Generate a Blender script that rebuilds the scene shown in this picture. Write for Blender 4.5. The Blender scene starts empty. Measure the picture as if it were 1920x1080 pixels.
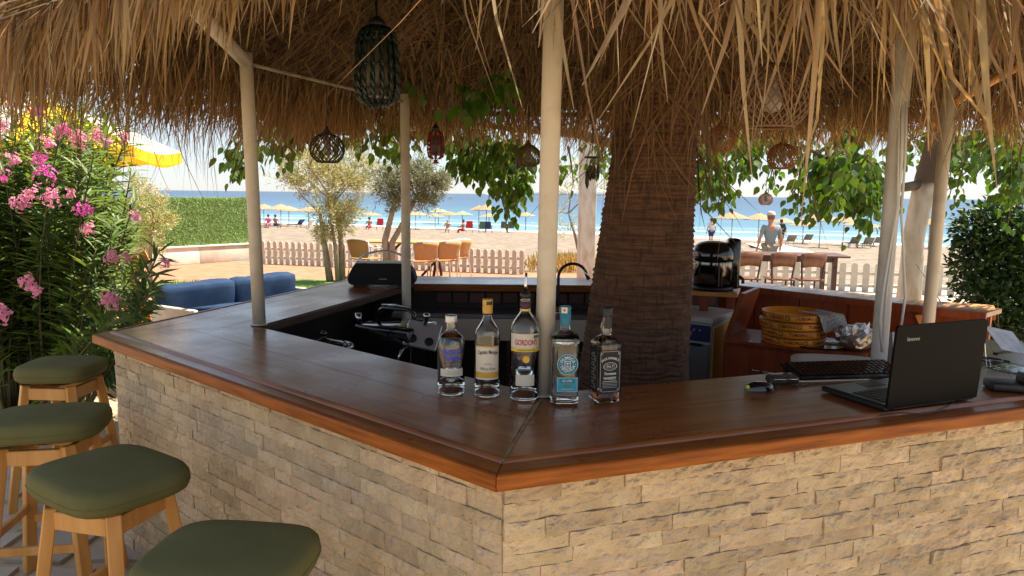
import bpy, bmesh, math, random
import numpy as np
from mathutils import Vector, Matrix, noise
R = math.radians
random.seed(7); rng = np.random.default_rng(7)
SC = bpy.context.scene; COL = SC.collection
# ------------------------------------------------------------------ camera, sky, sun, exposure
LENS_PX = 1387.0; EYE = Vector((0, 0, 1.76))
_p, _r = R(7.23), R(0.66)
FW = Vector((0, math.cos(_p), -math.sin(_p))); _r0 = Vector((1, 0, 0)); _u0 = _r0.cross(FW)
RT = _r0*math.cos(_r) + _u0*math.sin(_r); UP = -_r0*math.sin(_r) + _u0*math.cos(_r)
cam = bpy.data.cameras.new('camera'); camo = bpy.data.objects.new('camera', cam); COL.objects.link(camo)
cam.sensor_width = 36; cam.lens = LENS_PX/1920*36; cam.clip_start = 0.05; cam.clip_end = 60000
camo.matrix_world = Matrix(((RT.x, UP.x, -FW.x, EYE.x), (RT.y, UP.y, -FW.y, EYE.y), (RT.z, UP.z, -FW.z, EYE.z), (0, 0, 0, 1)))
cam.dof.use_dof = True; cam.dof.focus_distance = 2.7; cam.dof.aperture_fstop = 17
SC.camera = camo
SUN_AZ, SUN_EL = R(70), R(61)
W = bpy.data.worlds.new('World'); SC.world = W; W.use_nodes = True
nt = W.node_tree; sk = nt.nodes.new('ShaderNodeTexSky'); sk.sky_type = 'NISHITA'; sk.sun_disc = False
sk.sun_elevation = SUN_EL; sk.sun_rotation = SUN_AZ; sk.air_density = 1.0; sk.dust_density = 0.2; sk.ozone_density = 3
bg = nt.nodes['Background']; bg.inputs['Strength'].default_value = 0.056
veil = nt.nodes.new('ShaderNodeMix'); veil.data_type = 'RGBA'; veil.inputs[0].default_value = .5; veil.inputs[7].default_value = (5.7, 6.1, 7.0, 1)   # thin even summer haze
nt.links.new(sk.outputs[0], veil.inputs[6]); nt.links.new(veil.outputs[2], bg.inputs['Color'])
sl = bpy.data.lights.new('sun', 'SUN'); sl.energy = 5.0; sl.angle = R(0.55); sl.color = (1, .90, .76)
so = bpy.data.objects.new('sun', sl); COL.objects.link(so); so.location = (20, 10, 30)
SD = Vector((math.sin(SUN_AZ)*math.cos(SUN_EL), math.cos(SUN_AZ)*math.cos(SUN_EL), math.sin(SUN_EL)))
so.rotation_euler = (-SD).to_track_quat('-Z', 'Y').to_euler()
SC.view_settings.view_transform = 'Standard'; SC.view_settings.look = 'None'
SC.view_settings.exposure = 1.5; SC.view_settings.gamma = 1; SC.view_settings.use_curve_mapping = False
SC.render.engine = 'CYCLES'; cy = SC.cycles
cy.use_denoising = True; cy.max_bounces = 10; cy.diffuse_bounces = 5; cy.glossy_bounces = 4; cy.transmission_bounces = 10; cy.transparent_max_bounces = 8
cy.caustics_reflective = False; cy.caustics_refractive = False; cy.sample_clamp_indirect = 6

def ray(x, y): return FW + RT*((x-960)/LENS_PX) - UP*((y-540)/LENS_PX)
def at(x, y, Y): d = ray(x, y); return EYE + d*(Y/d.y)
def atz(x, y, z): d = ray(x, y); return EYE + d*((z-EYE.z)/d.z)
def proj(p):
    v = Vector(p)-EYE; z = v.dot(FW)
    return (960+LENS_PX*v.dot(RT)/z, 540-LENS_PX*v.dot(UP)/z, z)

# ------------------------------------------------------------------ materials
MT = {}
def M(name, col, rough=.6, col2=None, ns=6., detail=4, stretch=None, bump=0, bs=40., bstretch=None, isl=0, obr=0, hue=0, metal=0, coat=0, transl=0,
      tcol=None, bdist=.01, spec=.5, fac=(.35, .65), sheen=0, trans=0, ior=1.45, brick=None, alpha=None):
    m = bpy.data.materials.new(name); m.use_nodes = True; n = m.node_tree.nodes; L = m.node_tree.links
    b = n['Principled BSDF']; out = n['Material Output']
    b.inputs['Base Color'].default_value = (*col, 1); b.inputs['Roughness'].default_value = rough; b.inputs['Metallic'].default_value = metal
    b.inputs['Coat Weight'].default_value = coat; b.inputs['Specular IOR Level'].default_value = spec; b.inputs['IOR'].default_value = ior
    b.inputs['Transmission Weight'].default_value = trans; b.inputs['Sheen Weight'].default_value = sheen
    tc = n.new('ShaderNodeTexCoord'); src = None
    def nz(scale, st, det):
        t = n.new('ShaderNodeTexNoise'); t.inputs['Scale'].default_value = scale; t.inputs['Detail'].default_value = det
        if st:
            mp = n.new('ShaderNodeMapping'); mp.inputs['Scale'].default_value = st; L.new(tc.outputs['Object'], mp.inputs[0]); L.new(mp.outputs[0], t.inputs['Vector'])
        else: L.new(tc.outputs['Object'], t.inputs['Vector'])
        return t
    if col2:
        t = nz(ns, stretch, detail); r = n.new('ShaderNodeValToRGB'); e = r.color_ramp.elements
        e[0].position, e[1].position = fac; e[0].color = (*col, 1); e[1].color = (*col2, 1)
        L.new(t.outputs['Fac'], r.inputs[0]); src = r.outputs[0]
    if isl or obr or hue:
        h = n.new('ShaderNodeHueSaturation')
        if src: L.new(src, h.inputs['Color'])
        else: h.inputs['Color'].default_value = (*col, 1)
        v = isl or obr
        rd = n.new('ShaderNodeNewGeometry').outputs['Random Per Island'] if isl else n.new('ShaderNodeObjectInfo').outputs['Random']
        mr = n.new('ShaderNodeMapRange'); mr.inputs['To Min'].default_value = 1-v; mr.inputs['To Max'].default_value = 1+v; L.new(rd, mr.inputs[0]); L.new(mr.outputs[0], h.inputs['Value'])
        if hue:
            wn = n.new('ShaderNodeTexWhiteNoise'); wn.noise_dimensions = '1D'; L.new(rd, wn.inputs['W'])
            m2 = n.new('ShaderNodeMapRange'); m2.inputs['To Min'].default_value = .5-hue; m2.inputs['To Max'].default_value = .5+hue; L.new(wn.outputs[0], m2.inputs[0]); L.new(m2.outputs[0], h.inputs['Hue'])
        src = h.outputs[0]
    if src: L.new(src, b.inputs['Base Color'])
    if bump:
        t = nz(bs, bstretch, 5 if bs < 42 or bs > 43 else 12); bp = n.new('ShaderNodeBump'); bp.inputs['Strength'].default_value = bump; bp.inputs['Distance'].default_value = bdist
        L.new(t.outputs['Fac'], bp.inputs['Height']); L.new(bp.outputs[0], b.inputs['Normal'])
    if transl:
        tr = n.new('ShaderNodeBsdfTranslucent'); mx = n.new('ShaderNodeMixShader'); mx.inputs[0].default_value = transl
        if tcol is not None:
            if src:
                g = n.new('ShaderNodeMix'); g.data_type = 'RGBA'; g.blend_type = 'MULTIPLY'; g.inputs[0].default_value = 1
                L.new(src, g.inputs[6]); g.inputs[7].default_value = (*tcol, 1); L.new(g.outputs[2], tr.inputs[0])
            else: tr.inputs[0].default_value = (*[a*c for a, c in zip(col, tcol)], 1)
        elif src: L.new(src, tr.inputs[0])
        else: tr.inputs[0].default_value = (*col, 1)
        L.new(b.outputs[0], mx.inputs[1]); L.new(tr.outputs[0], mx.inputs[2]); L.new(mx.outputs[0], out.inputs[0])
    MT[name] = m; return m

def nodes(m): return m.node_tree.nodes, m.node_tree.links, m.node_tree.nodes['Principled BSDF']

# ------------------------------------------------------------------ mesh building
class MB:
    def __init__(s): s.v = []; s.f = []; s.m = []; s.s = []
    def add(s, vs, fs, mat=0, smooth=False):
        o = len(s.v); s.v += [tuple(v) for v in vs]
        for f in fs: s.f.append(tuple(i+o for i in f)); s.m.append(mat); s.s.append(smooth)
        return s
    def box(s, c, d, rot=None, mat=0, bev=0):
        x, y, z = (k/2 for k in d)
        if bev:
            bm = bmesh.new(); bmesh.ops.create_cube(bm, size=1)
            bmesh.ops.scale(bm, vec=d, verts=bm.verts); bmesh.ops.bevel(bm, geom=list(bm.edges), offset=bev, segments=1 if bev < .006 else 2, affect='EDGES', profile=.5)
            bm.verts.index_update(); vs = [v.co.copy() for v in bm.verts]; fs = [[v.index for v in f.verts] for f in bm.faces]; bm.free()
        else:
            vs = [Vector((a, b, e)) for a in (-x, x) for b in (-y, y) for e in (-z, z)]
            fs = [(0, 1, 3, 2), (4, 6, 7, 5), (0, 4, 5, 1), (2, 3, 7, 6), (0, 2, 6, 4), (1, 5, 7, 3)]
        if rot is not None:
            if not isinstance(rot, Matrix): rot = Matrix.Rotation(rot, 3, 'Z')
            vs = [rot @ v for v in vs]
        c = Vector(c); return s.add([v+c for v in vs], fs, mat, bev >= .006)
    def beam(s, a, b, w, h, mat=0, bev=0, roll=0):
        a, b = Vector(a), Vector(b); d = b-a
        rot = d.to_track_quat('X', 'Z').to_matrix()
        if roll: rot = rot @ Matrix.Rotation(roll, 3, 'X')
        return s.box((a+b)/2, (d.length, w, h), rot, mat, bev)
    def tube(s, pts, rad, n=8, cap=True, mat=0, smooth=True):
        pts = [Vector(p) for p in pts]; k = len(pts)
        if not hasattr(rad, '__len__'): rad = [rad]*k
        t0 = (pts[1]-pts[0]).normalized(); a = t0.orthogonal().normalized(); vs = []
        for i, p in enumerate(pts):
            t = (pts[min(i+1, k-1)]-pts[max(i-1, 0)]).normalized()
            a = (a-t*a.dot(t)).normalized(); b = t.cross(a)
            for j in range(n):
                q = 2*math.pi*j/n; vs.append(p+(a*math.cos(q)+b*math.sin(q))*rad[i])
        fs = [(i*n+j, i*n+(j+1) % n, (i+1)*n+(j+1) % n, (i+1)*n+j) for i in range(k-1) for j in range(n)]
        s.add(vs, fs, mat, smooth)
        if cap: s.add(vs[:n], [tuple(range(n))[::-1]], mat); s.add(vs[-n:], [tuple(range(n))], mat)
        return s
    def lathe(s, prof, n=24, o=(0, 0, 0), mat=0, smooth=True, shape=None, closed=False, cap=True):
        o = Vector(o); vs = []
        for i, pr in enumerate(prof):
            r, z = pr[0], pr[1]; p = pr[2] if len(pr) > 2 else 2
            for j in range(n):
                q = 2*math.pi*j/n; c, sn = math.cos(q), math.sin(q)
                k = 1 if p == 2 else 1/((abs(c)**p+abs(sn)**p)**(1/p))
                asp = shape or 1
                vs.append(o+Vector((r*k*c, r*k*sn*(asp if p != 2 else 1), z)))
        k = len(prof)
        fs = [(i*n+j, i*n+(j+1) % n, (i+1)*n+(j+1) % n, (i+1)*n+j) for i in range(k-1) for j in range(n)]
        s.add(vs, fs, mat, smooth)
        if cap:
            if prof[0][0] > 1e-5: s.add(vs[:n], [tuple(range(n))[::-1]], mat)
            if prof[-1][0] > 1e-5: s.add(vs[-n:], [tuple(range(n))], mat)
        return s
    def prism(s, poly, axis, a, b, mat=0, smooth=False):
        # polygon of 2D points extruded along axis between a and b
        def P(u, w, t): return {'x': (t, u, w), 'y': (u, t, w), 'z': (u, w, t)}[axis]
        n = len(poly); vs = [P(u, w, a) for u, w in poly]+[P(u, w, b) for u, w in poly]
        fs = [tuple(range(n))[::-1], tuple(range(n, 2*n))]+[(i, (i+1) % n, n+(i+1) % n, n+i) for i in range(n)]
        return s.add(vs, fs, mat, smooth)
    def xf(s, mtx):
        s.v = [tuple(mtx @ Vector(v)) for v in s.v]; return s
    def mesh(s, name, mats):
        me = bpy.data.meshes.new(name); me.from_pydata(s.v, [], s.f)
        for m in (mats if isinstance(mats, (list, tuple)) else [mats]): me.materials.append(MT[m] if isinstance(m, str) else m)
        me.polygons.foreach_set('material_index', s.m); me.polygons.foreach_set('use_smooth', s.s)
        bm = bmesh.new(); bm.from_mesh(me); bmesh.ops.remove_doubles(bm, verts=bm.verts, dist=1e-6)
        bmesh.ops.recalc_face_normals(bm, faces=bm.faces); bm.to_mesh(me); bm.free()
        return me
    def build(s, name, mats, parent=None, world=False, loc=None, rz=0, raw=False):
        if world and parent is not None:
            o = parent.matrix_basis.inverted(); s.xf(o)
        return link(name, s.mesh(name, mats), parent, loc, rz)

def link(name, me, parent=None, loc=None, rz=0):
    o = bpy.data.objects.new(name, me); COL.objects.link(o)
    if parent is not None: o.parent = parent
    if loc is not None: o.location = loc
    if rz: o.rotation_euler = (0, 0, rz)
    return o
def npmesh(name, V, T, mats, smooth=False):
    # V (n,3) float, T (k,3) or (k,4) int
    me = bpy.data.meshes.new(name); V = np.asarray(V, np.float32); T = np.asarray(T, np.int32); k = T.shape[1]
    me.vertices.add(len(V)); me.vertices.foreach_set('co', V.ravel())
    me.loops.add(T.size); me.loops.foreach_set('vertex_index', T.ravel())
    me.polygons.add(len(T)); me.polygons.foreach_set('loop_start', np.arange(0, T.size, k, dtype=np.int32))
    if smooth: me.polygons.foreach_set('use_smooth', np.ones(len(T), bool))
    for m in (mats if isinstance(mats, (list, tuple)) else [mats]): me.materials.append(MT[m])
    me.update(calc_edges=True); me.validate(); return me
def tag(o, label=None, cat=None, group=None, kind=None):
    for k, v in (('label', label), ('category', cat), ('group', group), ('kind', kind)):
        if v: o[k] = v
    return o
def thing(name, label, cat, loc=(0, 0, 0), rz=0, group=None):
    o = bpy.data.objects.new(name, None); COL.objects.link(o); o.location = loc; o.rotation_euler = (0, 0, rz); o.empty_display_size = .1
    o.matrix_basis = Matrix.Translation(loc) @ Matrix.Rotation(rz, 4, 'Z')
    return tag(o, label, cat, group)
def kids(o): return list(o.children)
def dup(o, loc=None, rz=None, label=None, parent=None):
    c = o.copy(); COL.objects.link(c)
    if parent is not None: c.parent = parent
    if loc is not None: c.location = loc
    if rz is not None: c.rotation_euler = (0, 0, rz)
    if label: c['label'] = label
    for ch in kids(o):
        if ch.name in COL.objects: dup(ch, parent=c)
    return c
def orient(pos, fwd, up, sc):
    # numpy: per-item frames; local x = fwd, local z ~ up
    f = fwd/np.linalg.norm(fwd, axis=1, keepdims=True); y = np.cross(up, f); y /= np.linalg.norm(y, axis=1, keepdims=True)+1e-9
    z = np.cross(f, y); return np.stack([f, y, z], 2)*sc[:, None, None]
def scatter(tv, tt, pos, fr):
    # template verts/tris placed on frames -> V, T
    tv = np.asarray(tv); tt = np.asarray(tt); V = np.einsum('nij,kj->nki', fr, tv)+pos[:, None, :]
    T = tt[None]+(np.arange(len(pos))*len(tv))[:, None, None]
    return V.reshape(-1, 3), T.reshape(-1, tt.shape[1])
def place(name, me, pos, fr, parent):
    for p, F in zip(pos, fr):
        o = bpy.data.objects.new(name, me); COL.objects.link(o); o.parent = parent
        q = Matrix([list(F[0])+[p[0]], list(F[1])+[p[1]], list(F[2])+[p[2]], [0, 0, 0, 1]]); o.matrix_basis = q
def ribbons(P, Wd, N):
    # P (n,k,3) polylines, Wd (n,k) widths, N (n,3) side vectors -> quads
    n, k, _ = P.shape; S = N[:, None, :]*Wd[..., None]/2
    V = np.stack([P-S, P+S], 2).reshape(n, k*2, 3)
    q = np.array([(2*i, 2*i+1, 2*i+3, 2*i+2) for i in range(k-1)])
    T = q[None]+(np.arange(n)*2*k)[:, None, None]
    return V.reshape(-1, 3), T.reshape(-1, 4)
_tc = {}
def text(s, size=1., bold=0., space=1.):
    key = (s, bold, space)
    if key not in _tc:
        c = bpy.data.curves.new('lettering', 'FONT'); c.body = s; c.align_x = 'CENTER'; c.align_y = 'CENTER'; c.offset = bold; c.space_character = space; c.resolution_u = 2
        o = bpy.data.objects.new('lettering', c); COL.objects.link(o); dg = bpy.context.evaluated_depsgraph_get(); dg.update()
        ev = o.evaluated_get(dg); me = ev.to_mesh()
        _tc[key] = ([v.co.copy() for v in me.vertices], [tuple(p.vertices) for p in me.polygons]); ev.to_mesh_clear()
        bpy.data.objects.remove(o); bpy.data.curves.remove(c)
    vs, fs = _tc[key]; return [v*size for v in vs], fs
def put_text(mb, s, size, fn, mat=0, bold=0., space=1., width=None, off=(0, 0), squash=1.):
    # fn maps flat (u,v) to a 3D point
    vs, fs = text(s, size, bold, space)
    xs = [v.x for v in vs]; w = max(xs)-min(xs); k = (width/w) if width else 1
    mb.add([fn(v.x*k+off[0], v.y*squash+off[1]) for v in vs], fs, mat)
def skin(name, pts, edges, rad, sub=1):
    me = bpy.data.meshes.new(name); me.from_pydata(pts, edges, []); o = bpy.data.objects.new(name, me); COL.objects.link(o)
    md = o.modifiers.new('skin', 'SKIN'); md.use_smooth_shade = True
    sv = me.skin_vertices[0].data
    for i, r in enumerate(rad): sv[i].radius = r if hasattr(r, '__len__') else (r, r); sv[i].use_root = (i == 0)
    if sub: o.modifiers.new('sub', 'SUBSURF').levels = sub; o.modifiers['sub'].render_levels = sub
    dg = bpy.context.evaluated_depsgraph_get(); dg.update()
    m2 = bpy.data.meshes.new_from_object(o.evaluated_get(dg)); m2.name = name
    bpy.data.objects.remove(o); bpy.data.meshes.remove(me)
    for p in m2.polygons: p.use_smooth = True
    return m2
# ------------------------------------------------------------------ material list
M('stone', (.60, .47, .31), .9, (.46, .345, .21), ns=10, detail=12, obr=.17, hue=.006, bump=1, bs=42, bdist=.019)
M('mortar', (.22, .165, .11), .95)
M('wood_top', (.16, .046, .010), .24, (.31, .105, .026), ns=5, detail=8, stretch=(.7, 7, 7), bump=.05, bs=60, bstretch=(.3, 4, 4), spec=.4, coat=.5, fac=(.3, .7))
M('wood_edge', (.15, .036, .004), .45, (.34, .10, .012), ns=6, detail=10, stretch=(.8, 11, 11), bump=.1, bs=60, bstretch=(.3, 4, 4), coat=0, spec=.22, fac=(.3, .7))
M('wood_cabinet', (.21, .042, .012), .4, (.30, .07, .02), ns=5, stretch=(6, 6, .6), coat=.15)
M('wood_dark', (.05, .02, .012), .5, (.09, .035, .02), ns=6, stretch=(1, 6, 6))
M('wood_orange', (.52, .22, .06), .45, (.66, .32, .10), ns=6, stretch=(1, 1, .25), bump=.05, coat=.1)
M('wood_stool', (.52, .235, .055), .45, (.64, .32, .09), ns=6, stretch=(3, 3, .4), bump=.04, coat=.15)
M('green_fabric', (.15, .142, .058), .88, (.118, .112, .044), ns=4, spec=.15, bump=.12, bs=900)
M('white_paint', (.64, .56, .44), .5, (.44, .36, .26), ns=9, detail=10, bump=.2, bs=40, fac=(.5, .85))
M('grey_paint', (.62, .60, .56), .45, (.54, .50, .44), ns=12, bump=.05)
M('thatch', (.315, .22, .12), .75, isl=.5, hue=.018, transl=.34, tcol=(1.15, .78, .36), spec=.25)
M('thatch_shaded', (.165, .103, .05), .8, isl=.5, hue=.018, transl=.2, tcol=(1.1, .78, .4), spec=.2)  # thatch darkened, the shade deep under the roof painted into its colour
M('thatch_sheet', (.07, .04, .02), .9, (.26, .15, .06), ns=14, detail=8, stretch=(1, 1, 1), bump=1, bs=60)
M('frond_strip', (.39, .285, .16), .75, (.26, .18, .095), ns=14, stretch=(3, 3, .3), obr=.38, hue=.012, transl=.26, tcol=(1, .8, .45), spec=.25)
M('bark', (.115, .052, .027), .9, (.19, .09, .045), ns=16, detail=8, stretch=(1, 1, 1.6), bump=.8, bs=60)
M('bark_grey', (.20, .15, .10), .9, (.11, .08, .055), ns=14, detail=6, stretch=(1, 1, .4), bump=.7, bs=40)
M('bark_olive', (.36, .31, .24), .9, (.22, .18, .13), ns=14, detail=6, stretch=(1, 1, .4), bump=.7, bs=40)
M('brushed_metal', (.60, .58, .55), .35, metal=.6)
M('whitewash', (.56, .57, .49), .85, (.42, .35, .26), ns=9, detail=6, stretch=(1, 1, .35), bump=.5, bs=30, fac=(.45, .7))
M('leaf_mulberry', (.055, .11, .017), .5, isl=.35, hue=.02, transl=.42, tcol=(1.9, 1.75, .6))
M('leaf_mulberry_one', (.055, .11, .017), .5, obr=.35, hue=.02, transl=.42, tcol=(1.9, 1.75, .6))
M('leaf_oleander', (.10, .155, .04), .48, isl=.4, hue=.025, transl=.3, tcol=(1.9, 1.8, .55))
M('leaf_oleander_one', (.10, .155, .04), .48, obr=.4, hue=.025, transl=.3, tcol=(1.9, 1.8, .55))
M('leaf_olive', (.46, .44, .23), .55, isl=.4, hue=.02, transl=.3, tcol=(1.2, 1.2, .7))
M('leaf_olive_shaded', (.22, .24, .13), .55, isl=.4, hue=.02, transl=.25)  # olive leaf again, with the shade on the second tree put into the colour
M('leaf_bush', (.028, .06, .014), .5, isl=.4, hue=.02, transl=.25, tcol=(1.5, 1.5, .5))
M('stem', (.10, .085, .035), .8)
M('petal', (.72, .12, .40), .6, obr=.12, hue=.025, transl=.35)
M('petal_pale', (.80, .32, .48), .6, obr=.12, hue=.015, transl=.35)
M('sand', (.235, .19, .143), .95, (.15, .117, .085), ns=1.9, detail=12, bump=1, bs=3.2)
M('paving', (.36, .30, .235), .85, (.44, .37, .30), ns=3, detail=8, obr=.15, bump=.5, bs=20)
M('paving_base', (.45, .36, .235), .95, (.37, .29, .18), ns=4, detail=6, bump=.6, bs=20)
M('terracotta', (.36, .185, .105), .85, (.28, .135, .075), ns=3, detail=6, bump=.3, bs=10)
M('lawn', (.10, .20, .03), .9, (.14, .24, .04), ns=4, isl=.3, transl=.2)
M('hedge_panel', (.20, .33, .10), .6, (.14, .25, .07), ns=5)
M('hedge_blade', (.33, .46, .17), .5, isl=.5, hue=.02, transl=.2)
M('plaster', (.60, .53, .43), .9, (.48, .41, .32), ns=2.5, detail=6, bump=.3, bs=12)
M('plaster_white', (.72, .66, .56), .9, (.62, .55, .45), ns=3, bump=.3, bs=12)
M('picket_paint', (.60, .56, .47), .6, (.50, .45, .36), ns=8, obr=.08)
M('blue_fabric', (.016, .036, .085), .85, (.026, .054, .11), ns=5, spec=.15, bump=.3, bs=400)
M('rattan', (.48, .26, .10), .6, (.36, .18, .065), ns=60, bump=.5, bs=150)
M('alu', (.75, .73, .70), .3, metal=.6)
M('dark_chrome', (.16, .16, .165), .12, metal=1)
M('chrome', (.62, .62, .63), .16, metal=1)
M('steel', (.42, .42, .43), .32, metal=1, bump=.03, bs=80, bstretch=(1, 20, 20))
M('black_plastic', (.012, .012, .013), .42)
M('black_gloss', (.009, .009, .010), .1, coat=.6)
M('black_mesh', (.010, .010, .011), .8, bump=.4, bs=900)
M('laptop_lid', (.006, .0055, .0055), .55, spec=.07, bump=.04, bs=600)
M('laptop_deck', (.035, .03, .027), .3)
M('key', (.016, .016, .017), .45)
M('screen', (.012, .013, .016), .08)
M('grey_print', (.30, .30, .30), .4)
M('white_print', (.80, .79, .75), .5)
M('paper', (.72, .69, .62), .8)
M('newsprint', (.42, .39, .34), .85, (.18, .17, .15), ns=90, stretch=(1, 3, 1), fac=(.42, .58))
M('yellow_print', (.80, .75, .04), .5)
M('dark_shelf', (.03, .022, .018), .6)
M('beige_panel', (.56, .48, .37), .6)
M('brick_tile', (.10, .035, .025), .5, obr=.3)
M('blue_panel', (.012, .02, .085), .4)
M('appliance', (.40, .385, .35), .5)
M('cardboard', (.66, .42, .10), .6, (.55, .33, .07), ns=3)
M('tray_yellow', (.85, .33, .025), .4, (.75, .27, .02), ns=6)
M('tray_ink', (.10, .012, .008), .5)
M('foil', (.58, .55, .52), .3, metal=.85, bump=1, bs=30)
M('white_plastic', (.60, .57, .52), .45, trans=.15)
M('cable_white', (.60, .59, .56), .5)
M('woven_dark', (.05, .028, .017), .7)
M('woven_tan', (.16, .085, .04), .7, transl=.15)
M('woven_orange', (.42, .19, .07), .7, transl=.25)
M('bulb', (.30, .26, .21), .3)
M('bead_green', (.004, .014, .010), .35)
M('bead_red', (.20, .008, .015), .35)
M('tile_pane', (.13, .11, .09), .4)
M('shell_dark', (.045, .035, .03), .5, isl=.4)
M('yellow_cloth', (.80, .50, .02), .8, transl=.4)
M('white_cloth', (.78, .75, .68), .8, transl=.35)
M('straw', (.37, .26, .155), .85, (.26, .175, .095), ns=30, detail=4, obr=.12, hue=.006, bump=.7, bs=30)
M('straw_green', (.26, .32, .20), .85, (.20, .25, .15), ns=30, obr=.1, bump=.5, bs=30)
M('pole_white', (.66, .63, .58), .5)
M('pole_dark', (.06, .05, .05), .6)
M('skin', (.50, .235, .145), .55)
M('skin_tan', (.36, .17, .10), .55)
M('grey_shirt', (.235, .275, .27), .85)
M('dark_shorts', (.05, .06, .08), .85)
M('khaki', (.28, .25, .18), .85)
M('cap_cloth', (.55, .45, .36), .85)
M('hair', (.05, .025, .014), .7)
M('hair_fair', (.20, .10, .05), .7)
M('backpack_black', (.015, .018, .016), .7)
M('olive_cloth', (.10, .12, .09), .85)
M('pink_cloth', (.65, .16, .30), .8)
M('red_cloth', (.62, .03, .05), .75)
M('green_cloth', (.08, .19, .13), .75)
M('navy_cloth', (.03, .05, .12), .75)
M('white_tee', (.68, .66, .62), .8)
M('grey_sling', (.27, .265, .25), .8)
M('dry_grass', (.52, .35, .11), .85, isl=.35, transl=.3)
M('twig', (.24, .19, .14), .9)
M('lemon', (.75, .60, .08), .6)
# bottle print colours
M('ink_blue', (.04, .06, .62), .4); M('ink_gold', (.62, .34, .05), .4); M('ink_cream', (.70, .64, .52), .6); M('ink_dark', (.05, .03, .03), .5)
M('ink_red', (.45, .02, .03), .5); M('ink_purple', (.06, .012, .05), .5); M('ink_yellow', (.72, .52, .06), .5); M('ink_teal', (.01, .20, .28), .5)
M('ink_teal_pale', (.05, .34, .42), .5); M('ink_black', (.008, .008, .008), .5); M('ink_white', (.72, .70, .66), .5); M('ink_green', (.10, .16, .03), .5)
M('ink_orange', (.80, .36, .04), .5); M('label_cream_thin', (.62, .58, .48), .6)
M('cap_silver', (.55, .52, .48), .35, metal=.8); M('cap_teal', (.01, .17, .25), .35); M('cap_black', (.012, .012, .012), .4)
g = M('glass', (.97, .985, .98), .0, trans=1, ior=1.48)
g = M('glass_liquid', (.98, .99, .99), .0, trans=1, ior=1.35)
g = M('whiskey', (.55, .13, .015), .0, trans=1, ior=1.36)
g = M('acrylic', (.93, .95, .95), .03, trans=1, ior=1.45)
# counter tops: grey worn haze and stains in the varnish
for nm in ('wood_top',):
    n, L, b = nodes(MT[nm]); t = n.new('ShaderNodeTexNoise'); t.inputs['Scale'].default_value = 3.2; t.inputs['Detail'].default_value = 6
    tc = n.new('ShaderNodeTexCoord'); L.new(tc.outputs['Object'], t.inputs['Vector'])
    mr = n.new('ShaderNodeMapRange'); mr.inputs[1].default_value = .35; mr.inputs[2].default_value = .7; mr.inputs[3].default_value = .22; mr.inputs[4].default_value = .46
    L.new(t.outputs['Fac'], mr.inputs[0]); L.new(mr.outputs[0], b.inputs['Roughness'])
b.inputs['Coat Roughness'].default_value = .2
# travertine: small dark pits
n, L, b = nodes(MT['stone']); tc = n.new('ShaderNodeTexCoord'); vo = n.new('ShaderNodeTexNoise'); vo.inputs['Scale'].default_value = 38; vo.inputs['Detail'].default_value = 9; vo.inputs['Roughness'].default_value = .75
L.new(tc.outputs['Object'], vo.inputs['Vector']); cr = n.new('ShaderNodeValToRGB'); cr.color_ramp.elements[0].position = .24; cr.color_ramp.elements[1].position = .36
cr.color_ramp.elements[0].color = (.45, .36, .26, 1); cr.color_ramp.elements[1].color = (1, 1, 1, 1); L.new(vo.outputs['Fac'], cr.inputs[0])
mx = n.new('ShaderNodeMix'); mx.data_type = 'RGBA'; mx.blend_type = 'MULTIPLY'; mx.inputs[0].default_value = 1
old = b.inputs['Base Color'].links[0].from_socket; L.new(old, mx.inputs[6]); L.new(cr.outputs[0], mx.inputs[7]); L.new(mx.outputs[2], b.inputs['Base Color'])

# palm bark: pale leaf-scar bands between dark fibre, upright cracks
n, L, b = nodes(MT['bark']); tc = n.new('ShaderNodeTexCoord'); old = b.inputs['Base Color'].links[0].from_socket
def _band(st, sc, lo, hi, c0, prev, fac=1.0):
    mp = n.new('ShaderNodeMapping'); mp.inputs['Scale'].default_value = st; L.new(tc.outputs['Object'], mp.inputs[0]); t = n.new('ShaderNodeTexNoise'); t.inputs['Scale'].default_value = sc; t.inputs['Detail'].default_value = 6; L.new(mp.outputs[0], t.inputs['Vector'])
    mr = n.new('ShaderNodeMapRange'); mr.inputs[1].default_value = lo; mr.inputs[2].default_value = hi; mr.inputs[3].default_value = fac; mr.inputs[4].default_value = 0; L.new(t.outputs['Fac'], mr.inputs[0]); mx = n.new('ShaderNodeMix'); mx.data_type = 'RGBA'; L.new(mr.outputs[0], mx.inputs[0]); L.new(prev, mx.inputs[6]); mx.inputs[7].default_value = (*c0, 1); return mx.outputs[2]
q = _band((7, 7, 1.2), 9, .37, .44, (.045, .022, .014), old, .6); q = _band((.9, .9, 24), 4, .42, .52, (.055, .026, .015), q, .65); q = _band((.6, .6, 3), 4, .36, .48, (.15, .085, .048), q, .35); L.new(q, b.inputs['Base Color'])
# ------------------------------------------------------------------ the setting: beach, sea, ground
SEA = -2.0
SH0, SH1 = atz(505, 417, SEA), atz(1600, 456, SEA)           # two points of the waterline
_sd = (SH1-SH0).normalized(); _sn = Vector((_sd.y, -_sd.x, 0))
if _sn.dot(Vector((0, -1, 0))) < 0: _sn = -_sn               # points inland
def inland(x, y): return (Vector((x, y, 0))-SH0).dot(_sn)
def beach_z(x, y):
    s = inland(x, y); return SEA-.02+max(-.6, min(s*.034, 1.95))+.0*x
xs = np.concatenate([np.linspace(-160, -20, 24), np.linspace(-18, 22, 80), np.linspace(24, 160, 24)]); ys = np.concatenate([np.linspace(15.2, 40, 70), np.linspace(41, 160, 90)])
V = []; 
for y in ys:
    for x in xs:
        z = beach_z(x, y)
        if inland(x, y) > 4: z += .10*noise.noise((x*.9, y*.9, 0))+.05*noise.noise((x*2.7, y*2.7, 3))
        V.append((x, y, z))
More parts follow.
